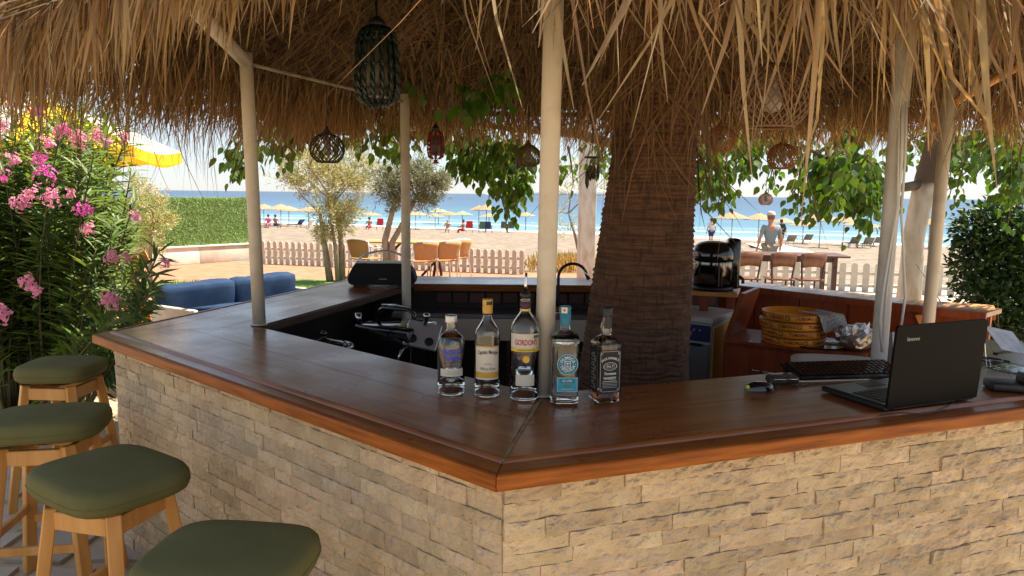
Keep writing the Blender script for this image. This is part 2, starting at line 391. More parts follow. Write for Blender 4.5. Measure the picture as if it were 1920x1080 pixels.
nx = len(xs); T = [(j*nx+i, j*nx+i+1, (j+1)*nx+i+1, (j+1)*nx+i) for j in range(len(ys)-1) for i in range(nx-1)]
tag(link('beach', npmesh('beach', V, T, 'sand', True)), kind='structure')
# sea
sea = M('sea', (.014, .085, .20), .28, spec=.25); n, L, b = nodes(sea); tc = n.new('ShaderNodeTexCoord')
sep = n.new('ShaderNodeVectorMath'); sep.operation = 'DOT_PRODUCT'; L.new(tc.outputs['Object'], sep.inputs[0]); sep.inputs[1].default_value = tuple(-_sn)
ad = n.new('ShaderNodeMath'); ad.operation = 'ADD'; L.new(sep.outputs['Value'], ad.inputs[0]); ad.inputs[1].default_value = SH0.dot(_sn)
nz = n.new('ShaderNodeTexNoise'); nz.inputs['Scale'].default_value = .03; nz.inputs['Detail'].default_value = 5; mp = n.new('ShaderNodeMapping'); mp.inputs['Scale'].default_value = (.35, 1.6, 1)
L.new(tc.outputs['Object'], mp.inputs[0]); L.new(mp.outputs[0], nz.inputs['Vector'])
m1 = n.new('ShaderNodeMath'); m1.operation = 'MULTIPLY_ADD'; m1.inputs[1].default_value = 60; L.new(nz.outputs['Fac'], m1.inputs[0]); L.new(ad.outputs[0], m1.inputs[2])
r = n.new('ShaderNodeValToRGB'); e = r.color_ramp.elements; e[0].position = .03; e[0].color = (.10, .23, .28, 1); e[1].position = 1; e[1].color = (.022, .062, .118, 1)
for p, c in ((.10, (.055, .15, .22, 1)), (.35, (.032, .088, .155, 1))): q = e.new(p); q.color = c
m2 = n.new('ShaderNodeMapRange'); m2.inputs[1].default_value = 20; m2.inputs[2].default_value = 420; L.new(m1.outputs[0], m2.inputs[0]); L.new(m2.outputs[0], r.inputs[0])
# foam line and small white caps
fo = n.new('ShaderNodeTexNoise'); fo.inputs['Scale'].default_value = .22; fo.inputs['Detail'].default_value = 6; mp2 = n.new('ShaderNodeMapping'); mp2.inputs['Scale'].default_value = (.5, 2.2, 1)
L.new(tc.outputs['Object'], mp2.inputs[0]); L.new(mp2.outputs[0], fo.inputs['Vector'])
m3 = n.new('ShaderNodeMath'); m3.operation = 'MULTIPLY_ADD'; m3.inputs[1].default_value = 7; m3.inputs[2].default_value = -3.5; L.new(fo.outputs['Fac'], m3.inputs[0])
m4 = n.new('ShaderNodeMath'); m4.operation = 'ADD'; L.new(m3.outputs[0], m4.inputs[0]); L.new(ad.outputs[0], m4.inputs[1])
fr = n.new('ShaderNodeValToRGB'); fe = fr.color_ramp.elements; fe[0].position = 0; fe[0].color = (1, 1, 1, 1); fe[1].position = 1; fe[1].color = (0, 0, 0, 1)
for p, c in ((.04, .8), (.10, .05), (.30, 0), (.335, .85), (.36, .1), (.55, 0), (.57, .3), (.6, 0)): q = fe.new(p); q.color = (c, c, c, 1)
m5 = n.new('ShaderNodeMapRange'); m5.inputs[1].default_value = 0; m5.inputs[2].default_value = 40; L.new(m4.outputs[0], m5.inputs[0]); L.new(m5.outputs[0], fr.inputs[0])
mx = n.new('ShaderNodeMix'); mx.data_type = 'RGBA'; L.new(fr.outputs[0], mx.inputs[0]); L.new(r.outputs[0], mx.inputs[6]); mx.inputs[7].default_value = (.75, .78, .78, 1); L.new(mx.outputs[2], b.inputs['Base Color'])
wv = n.new('ShaderNodeTexNoise'); wv.inputs['Scale'].default_value = .55; wv.inputs['Detail'].default_value = 8; mp3 = n.new('ShaderNodeMapping'); mp3.inputs['Scale'].default_value = (.5, 1.3, 1)
L.new(tc.outputs['Object'], mp3.inputs[0]); L.new(mp3.outputs[0], wv.inputs['Vector']); bp = n.new('ShaderNodeBump'); bp.inputs['Strength'].default_value = .5; bp.inputs['Distance'].default_value = .6
L.new(wv.outputs['Fac'], bp.inputs['Height']); L.new(bp.outputs[0], b.inputs['Normal'])
tag(MB().add([(-30000, 20, SEA), (30000, 20, SEA), (30000, 40000, SEA), (-30000, 40000, SEA)], [(0, 1, 2, 3)]).build('sea', 'sea'), kind='structure')
# far headland, distance haze painted into its pale colour
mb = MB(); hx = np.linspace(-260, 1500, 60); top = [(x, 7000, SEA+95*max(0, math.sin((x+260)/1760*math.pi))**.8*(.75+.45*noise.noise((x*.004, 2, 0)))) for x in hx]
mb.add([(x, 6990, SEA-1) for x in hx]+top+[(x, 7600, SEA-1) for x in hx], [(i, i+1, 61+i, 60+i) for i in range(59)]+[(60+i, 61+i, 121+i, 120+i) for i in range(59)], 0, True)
M('headland_hazed', (.50, .52, .54), .95); tag(mb.build('headland', 'headland_hazed'), kind='structure')
# terrace ground under the bar and garden
def sheet(name, pts, z, mat): return tag(MB().add([(x, y, z) for x, y in pts], [tuple(range(len(pts)))]).build(name, mat), kind='structure')
ground = sheet('ground', [(-60, -40), (60, -40), (60, 15.3), (-60, 15.3)], -.012, 'paving_base')
sheet('terrace', [(-30, 9.2), (2.2, 9.2), (2.2, 16.9), (-5.6, 18.2), (-8, 18.8), (-30, 19.5)], -.004, 'terracotta')
sheet('walkway', [(2.2, 8.0), (12, 7.0), (12, 14.2), (2.2, 15.6)], -.004, 'paving')
sheet('lawn', [(-8.5, 12.2), (-3.0, 12.8), (-2.4, 14.4), (-4.2, 14.9), (-8.5, 13.6)], .006, 'lawn')
# individual flagstones where the floor shows at the left
def flag(x0, y0, x1, y1):
    b = MB(); j = .02; pts = []
    for (x, y) in ((x0, y0), ((x0+x1)/2, y0), (x1, y0), (x1, (y0+y1)/2), (x1, y1), ((x0+x1)/2, y1), (x0, y1), (x0, (y0+y1)/2)):
        cx, cy = (x0+x1)/2, (y0+y1)/2; dx, dy = x-cx, y-cy; l = math.hypot(dx, dy)
        pts.append((x-dx/l*(j+random.random()*.05), y-dy/l*(j+random.random()*.05)))
    return b.prism(pts, 'z', -.03, .004+random.random()*.006)
for i in range(10):
    for k in range(9):
        x0, y0 = -4.4+i*.36+(k % 2)*.15, 1.6+k*.34
        c = proj((x0+.18, y0+.17, 0))
        if -60 < c[0] < 420 and c[1] < 1140: flag(x0, y0, x0+.36, y0+.34).build('paving_stone', 'paving', ground)
# ------------------------------------------------------------------ the hexagonal bar
CT = 1.08
HX = [Vector((-.034, 1.752)), Vector((-2.013, 3.489)), Vector((-1.27, 6.05)), Vector((1.80, 6.10)), Vector((3.10, 4.62)), Vector((2.05, 2.53))]
def half_angle(i):
    a, b = HX[(i-1) % 6]-HX[i], HX[(i+1) % 6]-HX[i]; return a.angle(b)/2
class Wing:
    def __init__(s, i):
        s.P, s.Q = HX[(i+1) % 6], HX[i]; d = s.Q-s.P; s.L = d.length; s.rz = math.atan2(d.y, d.x)
        s.hp, s.hq = half_angle((i+1) % 6), half_angle(i)
        s.loc = (s.P.x, s.P.y, 0)
    def xa(s, d): return d/math.tan(s.hp)
    def xb(s, d): return s.L-d/math.tan(s.hq)
    def world(s, x, y, z=0): return Matrix.Rotation(s.rz, 4, 'Z') @ Vector((x, y, z)) + Vector(s.loc)
WING = [Wing(i) for i in range(6)]      # 0 front-left, 1 left return, 2 back, 3 back-right, 4 right, 5 front-right
bar = thing('bar_counter', 'six sided beach bar counter clad in split travertine with varnished brown wood top', 'bar counter', (0, 0, 0))
def slab(w, d0, d1, z0, z1, x0=None, x1=None, bev=.004):
    b = MB(); a0 = w.xa(d0) if x0 is None else x0; a1 = w.xa(d1) if x0 is None else x0; b0 = w.xb(d0) if x1 is None else x1; b1 = w.xb(d1) if x1 is None else x1
    g = .0012
    q = [(a0+g, d0), (b0-g, d0), (b1-g, d1), (a1+g, d1)]
    return b.prism(q, 'z', z0, z1)
def mould(w, prof, x0=None, x1=None):
    b = MB(); n = len(prof); vs = [(w.xa(d)+.0012 if x0 is None else x0, d, z) for d, z in prof]+[(w.xb(d)-.0012 if x1 is None else x1, d, z) for d, z in prof]
    fs = [(i, (i+1) % n, n+(i+1) % n, n+i) for i in range(n)]+[tuple(range(n))[::-1], tuple(range(n, 2*n))]
    return b.add(vs, fs)
NOSE = [(.0155, CT-.0095), (.006, CT-.0105), (.0015, CT-.0135), (0, CT-.018), (.0005, CT-.049), (.003, CT-.054), (.010, CT-.056), (.05, CT-.056), (.05, CT-.034), (.0155, CT-.034)]
STRIP = [(.0163, CT-.033), (.0163, CT-.0088), (.063, CT-.0065), (.063, CT-.033)]
BEAD = [(.088, CT-.032), (.088, CT-.0005), (.080, CT+.004), (.073, CT+.003), (.0675, CT-.002), (.0638, CT-.008), (.0638, CT-.032)]
INNER = [(.632, CT-.001), (.640, CT-.006), (.640, CT-.040), (.632, CT-.045), (.622, CT-.045), (.622, CT-.033), (.612, CT-.033), (.612, CT-.03201)]
PLK = 4
for i in (0, 1, 5, 4):
    w = WING[i]; x0 = x1 = None
    if i == 4: x0 = w.L-1.15 if False else None
    xcut = dict(x1=1.05) if i == 4 else {}
    for k in range(PLK):
        d0 = .0885+(.631-.0885)*k/PLK; d1 = .0885+(.631-.0885)*(k+1)/PLK-.0012
        slab(w, d0, d1, CT-.032, CT-.0004*(k % 2), **xcut).build('countertop_board', 'wood_top', bar, loc=w.loc, rz=w.rz)
    mould(w, NOSE, **xcut).build('edge_moulding', 'wood_edge', bar, loc=w.loc, rz=w.rz)
    mould(w, STRIP, **xcut).build('edge_board', 'wood_top', bar, loc=w.loc, rz=w.rz)
    mould(w, BEAD, **xcut).build('bead_moulding', 'wood_top', bar, loc=w.loc, rz=w.rz)
    mould(w, [(.632, CT-.004), (.646, CT-.008), (.646, CT-.044), (.632, CT-.048)], **xcut).build('inner_edging', 'wood_dark', bar, loc=w.loc, rz=w.rz)
    # wall body behind the stones and dark inside lining
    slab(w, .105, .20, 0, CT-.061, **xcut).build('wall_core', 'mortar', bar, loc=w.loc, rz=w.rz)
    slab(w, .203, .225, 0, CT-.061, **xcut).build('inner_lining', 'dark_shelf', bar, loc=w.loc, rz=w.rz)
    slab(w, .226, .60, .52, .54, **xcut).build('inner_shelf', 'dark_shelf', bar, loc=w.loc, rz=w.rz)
# filled crack running along the mitre between the two front wings
b = MB(); p0, p1 = HX[0], HX[0]+Vector((.146, .705)); dv = (p1-p0).normalized(); nv = Vector((-dv.y, dv.x)); L_, R_ = [], []
for k in range(15):
    t = .09+k/14*.86; c = p0+(p1-p0)*t; wv = .0025+.0045*random.random()*(1 if k > 3 else .6)
    L_.append((c.x-nv.x*wv, c.y-nv.y*wv, CT+.0022)); R_.append((c.x+nv.x*wv, c.y+nv.y*wv, CT+.0022))
b.add(L_+R_, [(k, 15+k, 16+k, k+1) for k in range(14)])
c = p0+(p1-p0)*.55; b.add([(c.x, c.y-.002, CT+.0024), (c.x+.05, c.y-.012, CT+.0024), (c.x+.085, c.y-.01, CT+.0024), (c.x+.05, c.y-.005, CT+.0024), (c.x, c.y+.004, CT+.0024)], [(0, 1, 2, 3, 4)])
M('filler', (.34, .25, .12), .8, (.20, .13, .06), ns=40); b.build('mitre_filler', 'filler', bar)
# travertine split-face stones, one object each
def stone_mesh(l, h, amp, seed):
    nx_, nz_ = max(4, int(l/.019)), 5; b = MB(); vs = []
    for j in range(nz_+1):
        for i in range(nx_+1):
            x, z = l*i/nx_, h*j/nz_; ed = i in (0, nx_) or j in (0, nz_)
            q = (x*16+seed*7.1, z*22, seed); d = amp*(noise.noise(q)*1.0+1.2*noise.noise((x*42+seed, z*26, seed))+.7*noise.noise((x*90, z*70+seed, seed)))
            y = -.014-amp*.6+d*(.6 if ed else 1)+(.003 if ed else 0)
            xx = x+(0 if ed else random.uniform(-.006, .006)); zz = z+(random.uniform(-.0018, .0012) if j in (0, nz_) else random.uniform(-.003, .003))
            vs.append((min(max(xx, 0), l), y, zz))
    st = nx_+1; fs = [(j*st+i, j*st+i+1, (j+1)*st+i+1, (j+1)*st+i) for j in range(nz_) for i in range(nx_)]
    ring = [i for i in range(st)]+[j*st+nx_ for j in range(1, nz_+1)]+[nz_*st+i for i in range(nx_-1, -1, -1)]+[j*st for j in range(nz_-1, 0, -1)]
    o = len(vs); vs += [(vs[i][0], .006, vs[i][2]) for i in ring]; m = len(ring)
    fs += [(ring[k], o+k, o+(k+1) % m, ring[(k+1) % m]) for k in range(m)]
    b.add(vs, fs, 0, False); return b
hidden = {0: MB(), 5: MB(), 1: MB(), 4: MB()}; n_seen = 0
for i in (5, 0, 1, 4):
    w = WING[i]; z = 0; rr = random.Random(40+i); amp = .0045 if i == 0 else .0078
    xa, xb = w.xa(.083), w.xb(.083)
    if i == 4: xb = 1.05
    zt = CT-.0615; hs = []
    while zt-z > .085: h = rr.choice((.044, .05, .054, .06)); hs.append(h); z += h
    hs.append(zt-z); z = zt
    for h in hs[::-1]:
        z -= h
        x = xa-rr.random()*.0
        first = True
        while x < xb-.001:
            l = rr.uniform(.11, .32)*(.6 if first and rr.random() < .5 else 1); first = False
            if xb-x-l < .09: l = xb-x
            if i in (1, 4): l = min(max(l, .3), xb-x) if xb-x > .3 else xb-x
            c = w.world(x+l/2, .08, z+h/2); px = proj(c); seen = i in (0, 5) and px[1] < 1100 and px[0] < 1990 and n_seen < 299; n_seen += seen
            s = stone_mesh(l-.0014, h-.0012, amp*rr.uniform(.7, 1.25), rr.random()*50); dy = .092+rr.uniform(-.004, .003)*(1 if i == 0 else 1.3)
            if seen: s.build('stone', 'stone', bar, loc=tuple(w.world(x, dy, z)), rz=w.rz)
            else: s.xf(Matrix.Translation((x, dy, z))); hidden[i].add(s.v, s.f)
            x += l
    if hidden[i].v: tag(hidden[i].build('stone_facing', 'stone', bar, loc=w.loc, rz=w.rz), kind='stuff')

# ------------------------------------------------------------------ back counter of the bar with tile row, worktop
back = thing('back_counter', 'dark wood counter on the sea side with a brick tile row below', 'counter', (0, 0, 0))
w2, w3 = WING[2], WING[3]
def wq(w, pts, z0, z1, name, m, par): return MB().prism(pts, 'z', z0, z1).build(name, m, par, loc=w.loc, rz=w.rz)
w = w2; a6, b5 = w.L-.62/math.tan(w.hq), w.xa(.28)
wq(w, [(0, 0), (w.L-.30, 0), (w.L-.51, .50), (.15, .50), (.02, .22)], CT-.03, CT, 'worktop_board', 'wood_top', back)
wq(w, [(.16, .503), (w.L-.52, .503), (w.L-.52, .52), (.16, .52)], CT-.05, CT-.002, 'front_edging', 'wood_edge', back)
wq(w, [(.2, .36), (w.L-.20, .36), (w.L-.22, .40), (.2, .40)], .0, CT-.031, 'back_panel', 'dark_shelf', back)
wq(w, [(0.05, .10), (w.L-.07, .10), (w.L-.10, .16), (.05, .16)], .0, CT-.031, 'outer_panel', 'plaster', back)
x = .22
while x < w.L-.75:
    l = .128
    MB().box((x+l/2, .412, .965), (l-.012, .02, .085), bev=.004).build('tile', 'brick_tile', back, loc=w.loc, rz=w.rz); x += l
w = w3
wq(w, [(.0, .02), (w.L-.0, .0), (w.L-.18, .30), (.0, .30)], CT-.028, CT, 'worktop_board', 'wood_top', back)
wq(w, [(.0, .303), (w.L-.18, .303), (w.L-.18, .318), (.0, .318)], CT-.045, CT-.002, 'front_edging', 'wood_cabinet', back)
wq(w, [(.0, .20), (w.L-.2, .20), (w.L-.2, .225), (.0, .225)], 0, CT-.03, 'back_panel', 'wood_cabinet', back)
for k in range(5):
    xx = .15+k*.36; wq(w, [(xx, .226), (xx+.35, .226), (xx+.35, .236), (xx, .236)], .55, CT-.05, 'wood_panel', 'wood_cabinet', back)
# steel sink unit in front of the back panel
sink = thing('sink_unit', 'low steel worktop on legs under the back counter beside the palm trunk', 'sink unit', (0, 0, 0))
MB().box((.0, 5.47, .875), (1.75, .30, .03), bev=.003).build('worktop', 'steel', sink)
MB().box((-.0, 5.335, .775), (1.72, .02, .16)).build('apron', 'beige_panel', sink)
for xx in (-.83, .0, .83):
    MB().box((xx, 5.36, .347), (.07, .06, .694)).build('leg', 'wood_dark', sink)
MB().box((.0, 5.50, .2), (1.6, .22, .02)).build('shelf', 'dark_shelf', sink)
tap = thing('sink_tap', 'black arched hose tap with chrome spout beside the palm trunk', 'tap', (.34, 5.40, .89))
pts = [(0, 0, 0), (0, 0, .12), (.0, 0, .25)]+[(.105-.105*math.cos(t), 0, .27+.10*math.sin(t)) for t in np.linspace(.1, 2.5, 10)]
MB().tube(pts, .011, 8).build('hose', 'black_plastic', tap)
e0 = Vector(pts[-1]); e1 = e0+Vector((.035, 0, -.075)); MB().tube([e0, e1], [.013, .015], 8).build('spout', 'chrome', tap)
MB().lathe([(.03, 0), (.03, .012), (.016, .02), (.016, .05)], 12).build('base', 'chrome', tap)

# ------------------------------------------------------------------ white painted posts and beams
POSTS = []
def post(x, y, z0, z1, r, label, m='white_paint', lean=(0, 0)):
    t = thing('roof_post', label, 'post', (x, y, z0), group='posts carrying the thatched roof'); h = z1-z0
    MB().tube([(0, 0, 0), (lean[0]*.33, lean[1]*.33, h/3), (lean[0]*.66, lean[1]*.66, h*2/3), (lean[0], lean[1], h)], r, 20).build('pole', m, t)
    MB().lathe([(r+.010, 0.002), (r+.010, .006), (r+.001, .010)], 20).build('base_collar', m, t); POSTS.append(t); return t
post(.112, 2.462, CT, 2.45, .0325, 'cream painted post rising from the counter between the gin and tequila bottles', lean=(.012, 0))
post(-1.292, 3.735, CT, 2.43, .0325, 'cream painted post on the left counter corner behind the stools', lean=(-.025, 0))
post(-.735, 5.12, 0, 2.42, .0315, 'thin cream post standing just right of the black speaker', lean=(-.005, 0))
post(1.49, 2.95, 0, 2.45, .031, 'grey white post with cables behind the laptop', 'grey_paint', lean=(.01, 0))
post(2.56, 4.50, 0, 2.45, .036, 'sunlit peach coloured post beside the small corner table', lean=(.02, .0))
# ------------------------------------------------------------------ thatched roof
roof = thing('thatched_roof', 'shaggy palm thatch roof over the bar with hanging fronds and white pipe beams', 'roof', (0, 0, 0))
EZ = 2.43; APEX = Vector((.62, 3.85, 3.62))
def offset_pt(i, d):
    a = (HX[(i-1) % 6]-HX[i]).normalized(); b_ = (HX[(i+1) % 6]-HX[i]).normalized(); bis = (a+b_).normalized()
    return HX[i]-bis*(d/math.sin(half_angle(i)))
EV = [offset_pt(i, .40) for i in range(6)]; PI_ = [Vector((t.location.x, t.location.y)) for t in POSTS]
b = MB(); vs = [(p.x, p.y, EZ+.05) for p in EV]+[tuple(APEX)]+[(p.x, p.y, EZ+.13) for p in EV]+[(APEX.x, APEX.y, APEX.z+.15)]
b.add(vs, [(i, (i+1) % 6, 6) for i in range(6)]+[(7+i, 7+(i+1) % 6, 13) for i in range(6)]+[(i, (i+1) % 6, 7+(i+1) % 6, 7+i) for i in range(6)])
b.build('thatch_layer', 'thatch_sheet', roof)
RING = [Vector((.12, 2.46, 2.40)), Vector((-1.31, 3.73, 2.38)), Vector((-.74, 5.12, 2.37)), Vector((1.45, 5.45, 2.37)), Vector((2.58, 4.5, 2.40)), Vector((1.5, 2.95, 2.40))]
for i in range(6):
    if i == 1: MB().tube([RING[1], RING[2]], .009, 10).build('beam', 'bark_olive', roof)
MB().tube([(-1.31, 3.70, 2.385), (-1.27, 2.95, 2.49)], .031, 12).build('brace', 'white_paint', roof)
MB().tube([(2.60, 4.47, 2.33), (3.05, 4.35, 2.62)], .024, 10).build('brace', 'wood_orange', roof)
for i in range(6):
    e = EV[i]; MB().tube([(e.x, e.y, EZ+.005), (APEX.x+(e.x-APEX.x)*.12, APEX.y+(e.y-APEX.y)*.12, APEX.z-.17)], .024, 8).build('rafter', 'wood_dark', roof)
    a, c = EV[i], EV[(i+1) % 6]
    MB().tube([(a.x, a.y, EZ+.01), (c.x, c.y, EZ+.01)], .022, 8).build('eave_pole', 'wood_dark', roof)
def side_frame(i):
    a, c = EV[i], EV[(i+1) % 6]; d = (c-a).normalized(); out = Vector((d.y, -d.x))
    if (a+c).dot(out)/2 < Vector((APEX.x, APEX.y)).dot(out): out = -out
    return a, c, d, out
# strands on the underside, lying down the slope, and shaggy rows
def smooth_paths(n, i, t0, t1, drop, ln, wid, cross=.25, sag=.02):
    a, c, d, out = side_frame(i); P = []; Wd = []; S = []
    for _ in range(n):
        u, s = random.random(), random.uniform(t0, t1); e = a.lerp(c, u)
        p = Vector((e.x+(APEX.x-e.x)*s, e.y+(APEX.y-e.y)*s, EZ+.05+(APEX.z-EZ-.05)*s)) - Vector((0, 0, random.uniform(.004, drop)))
        slope = Vector((out.x, out.y, -(APEX.z-EZ)/max(.1, (Vector((APEX.x, APEX.y))-e).length))).normalized()
        if random.random() < cross: v = Vector((d.x, d.y, 0))*random.choice((-1, 1))+slope*random.uniform(-.5, .5)
        else: v = slope+Vector((d.x, d.y, 0))*random.gauss(0, .35)
        v.normalize(); l = random.uniform(*ln); q = [p+v*l*k/3-Vector((0, 0, sag*random.uniform(.3, 2.2)*(k/3)**2)) for k in range(4)]
        P.append(q); ww = random.uniform(*wid); Wd.append((ww*.6, ww, ww*.8, ww*.15)); s_ = v.cross(Vector((0, 0, 1))).normalized(); s_ = s_+Vector((0, 0, random.gauss(0, .4))); S.append(s_.normalized())
    return P, Wd, S
P, Wd, S = [], [], []
for i in range(6):
    far = i in (1, 2, 3)
    for args in ((2600 if far else 1500, i, -.02, .85, .10, (.25, .7), (.006, .022), .30, .06), (700, i, 0, .7, .16, (.2, .5), (.004, .012), .5, .12)):
        p, wd, s = smooth_paths(*args); P += p; Wd += wd; S += s
V, T = ribbons(np.array([[tuple(k) for k in q] for q in P]), np.array(Wd), np.array([tuple(k) for k in S]))
tag(link('thatch_underside', npmesh('thatch_underside', V, T, 'thatch_shaded'), roof), kind='stuff')
# fringe hanging from the eaves
def fringe(i, n, ln, wid, depth, spread=.16, zj=.07, u0=0, u1=1, clump=True, g0=1., g1=1.):
    a, c, d, out = side_frame(i); P = []; Wd = []; S = []
    cl = [(random.random(), random.uniform(.75, 1.3), random.gauss(0, .18)) for _ in range(int(26*(c-a).length))]
    for _ in range(n):
        if clump and random.random() < .7: k = random.choice(cl); u = k[0]+random.gauss(0, .012); lm, le = k[1], k[2]
        else: u, lm, le = random.random(), 1, random.gauss(0, .15)
        u = min(1.02, max(-.02, u)); u = u0+(u1-u0)*u
        e = a.lerp(c, u)-out*random.uniform(-.05, depth); sl = max(0, (a-e).dot(-out)) if False else 0
        ins = (a.lerp(c, u)-e).dot(out); p = Vector((e.x, e.y, EZ+.05+ins*.42-random.random()*zj))
        l = random.uniform(*ln)*lm*(g0+(g1-g0)*u); lat = le*.5+random.gauss(0, spread); o_ = random.uniform(.0, .30)+ (random.random() < .12)*random.uniform(0, .4); cur = random.gauss(0, .11); kx, kk = random.gauss(0, .07), random.randint(1, 4)
        q = []
        for k in range(5):
            t = k/4; kn = kx*max(0, k-kk)*l; q.append(p+Vector((d.x*kn, d.y*kn, abs(kn)*.4))+Vector((out.x, out.y, 0))*(l*o_*(t**.7))+Vector((d.x, d.y, 0))*(l*(lat*t+cur*t*t))-Vector((0, 0, l*(t*(1-.25*o_)))))
        P.append(q); ww = random.uniform(*wid); Wd.append((ww*.7, ww, ww*.9, ww*.55, ww*.08)); an = random.uniform(0, math.pi); vv = Vector((d.x, d.y, 0))*math.cos(an)+Vector((out.x, out.y, 0))*math.sin(an); S.append(vv)
    return P, Wd, S
P, Wd, S = [], [], []
for args in ((0, 1500, (.15, .36), (.005, .016), .30, .11, .07, 0, 1, True, .9, 1.55), (5, 1000, (.18, .42), (.005, .016), .30, .10, .07, 0, 1, True, 1.7, 1.0), (1, 2500, (.22, .46), (.004, .013), .45), (2, 2500, (.20, .40), (.004, .012), .45),
             (3, 2200, (.20, .40), (.004, .012), .40), (4, 1500, (.2, .5), (.004, .012), .4),
             (1, 260, (.45, .78), (.003, .007), .2), (2, 120, (.4, .62), (.003, .006), .2), (5, 160, (.4, .7), (.003, .007), .2)):
    p, wd, s = fringe(*args); P += p; Wd += wd; S += s
V, T = ribbons(np.array([[tuple(k) for k in q] for q in P]), np.array(Wd), np.array([tuple(k) for k in S]))
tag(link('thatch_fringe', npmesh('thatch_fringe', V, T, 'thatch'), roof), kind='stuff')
# broad nearest frond strips as parts of their own
for i, n, ln, wid in ((5, 160, (.28, .52), (.010, .026)), (0, 130, (.18, .38), (.009, .023))):
    P, Wd, S = fringe(i, n, ln, wid, .16, .075, .05, 0, 1, i == 5, *((1.5, 1.0) if i == 5 else (.9, 1.6)))
    for q, wd, s in zip(P, Wd, S):
        b = MB(); nn = s.cross(Vector((0, 0, 1)))*.25
        for k in range(5):
            b.v += [tuple(q[k]-s*wd[k]/2-q[0]), tuple(q[k]+nn*wd[k]-q[0]), tuple(q[k]+s*wd[k]/2-q[0])]
        for k in range(4):
            for j in (0, 1): b.f.append((k*3+j, k*3+j+1, k*3+j+4, k*3+j+3)); b.m.append(0); b.s.append(True)
        link('frond_strip', b.mesh('frond_strip', 'frond_strip'), roof, tuple(q[0]))

# ------------------------------------------------------------------ palm trunk through the bar
palm = thing('palm_tree', 'thick fibrous palm trunk growing up through the middle of the bar', 'palm tree', (.585, 3.72, 0))
n_, rows = 96, 800; V = []
for j in range(rows):
    z = j*3.55/(rows-1); lean = .055*z; base = float(np.interp(z, (0, .6, .95, 1.45, 1.95, 2.4, 3.6), (.34, .30, .268, .238, .205, .205, .21)))
    for i in range(n_):
        q = 2*math.pi*i/n_; c, s = math.cos(q), math.sin(q); wob = .35*noise.noise((c*2.2, s*2.2, z*1.3))+.35*noise.noise((c*5, s*5, z*3+9))
        ph = (z+wob*.03)/.0255; fr = ph-math.floor(ph); ring = .0125*((1-fr)**1.3 if fr > .15 else fr/.15)*(.6+1.2*noise.noise((c*6, s*6, math.floor(ph)*3.1)))
        r = base+ring+.010*noise.noise((c*1.5, s*1.5, z*.9))+.004*noise.noise((c*26, s*26, z*9))-.012*max(0, noise.noise((c*17, s*17, z*1.6+math.floor(ph)*.37))-.28)*2
        V.append((lean+r*c, r*s, z))
T = [(j*n_+i, j*n_+(i+1) % n_, (j+1)*n_+(i+1) % n_, (j+1)*n_+i) for j in range(rows-1) for i in range(n_)]
link('trunk', npmesh('trunk', V, T, 'bark', True), palm)
# dead fibre skirt hanging at the top of the trunk
P, Wd, S = [], [], []
for _ in range(520):
    q = random.uniform(0, 6.283); z = random.uniform(2.05, 3.0); r = .205+random.random()*.07; o = Vector((math.cos(q), math.sin(q), 0)); tn = Vector((-o.y, o.x, 0))
    l = random.uniform(.15, .6); p = o*r+Vector((.055*z, 0, z)); sw = random.gauss(0, .5); ou = random.uniform(-.02, .18)
    P.append([tuple(p+tn*(sw*l*t+.1*l*math.sin(t*3+sw*5))+o*(ou*l*t)-Vector((0, 0, l*t))) for t in (0, .3, .6, .85, 1)]); w_ = random.uniform(.003, .011); Wd.append((w_, w_, w_*.9, w_*.6, w_*.1)); S.append(tuple(tn))
V, T = ribbons(np.array(P), np.array(Wd), np.array(S)); M('dry_fibre', (.20, .115, .05), .8, isl=.4, transl=.15)
tag(link('dead_frond_skirt', npmesh('dead_frond_skirt', V, T, 'dry_fibre'), palm), kind='stuff')
# ------------------------------------------------------------------ bottles on the counter
def face_cam(x, y): return math.atan2(y-0, x-0)-math.pi/2      # turn local -Y towards the viewer side
def arc_patch(mb, r, z0, z1, a0, a1, mat=0, n=14, t=.0004):
    vs = [(math.sin(a)*(r+t), -math.cos(a)*(r+t), z) for z in (z0, z1) for a in np.linspace(a0, a1, n)]
    mb.add(vs, [(i, i+1, n+i+1, n+i) for i in range(n-1)], mat, True)
def cyl(r, z0, t=.0008): return lambda u, v: (math.sin(u/r)*(r+t), -math.cos(u/r)*(r+t), z0+v)
def flat(y, z0, x0=0): return lambda u, v: (x0+u, y, z0+v)
def ring_text(mb, s, size, rad, fn, top=True, mat=0, bold=0.):
    vs, fs = text(s, size, bold, 1.1)
    out = []
    for v in vs:
        a = v.x/rad
        if top: out.append(fn(math.sin(a)*(rad+v.y), math.cos(a)*(rad+v.y)))
        else: out.append(fn(math.sin(a)*(rad-v.y), -math.cos(a)*(rad-v.y)))
    mb.add(out, fs, mat)
def inner(prof, t, zb, zt):
    q = [(max(.0005, p[0]-t),)+tuple(p[1:]) for p in prof if zb < p[1] < zt]
    return q
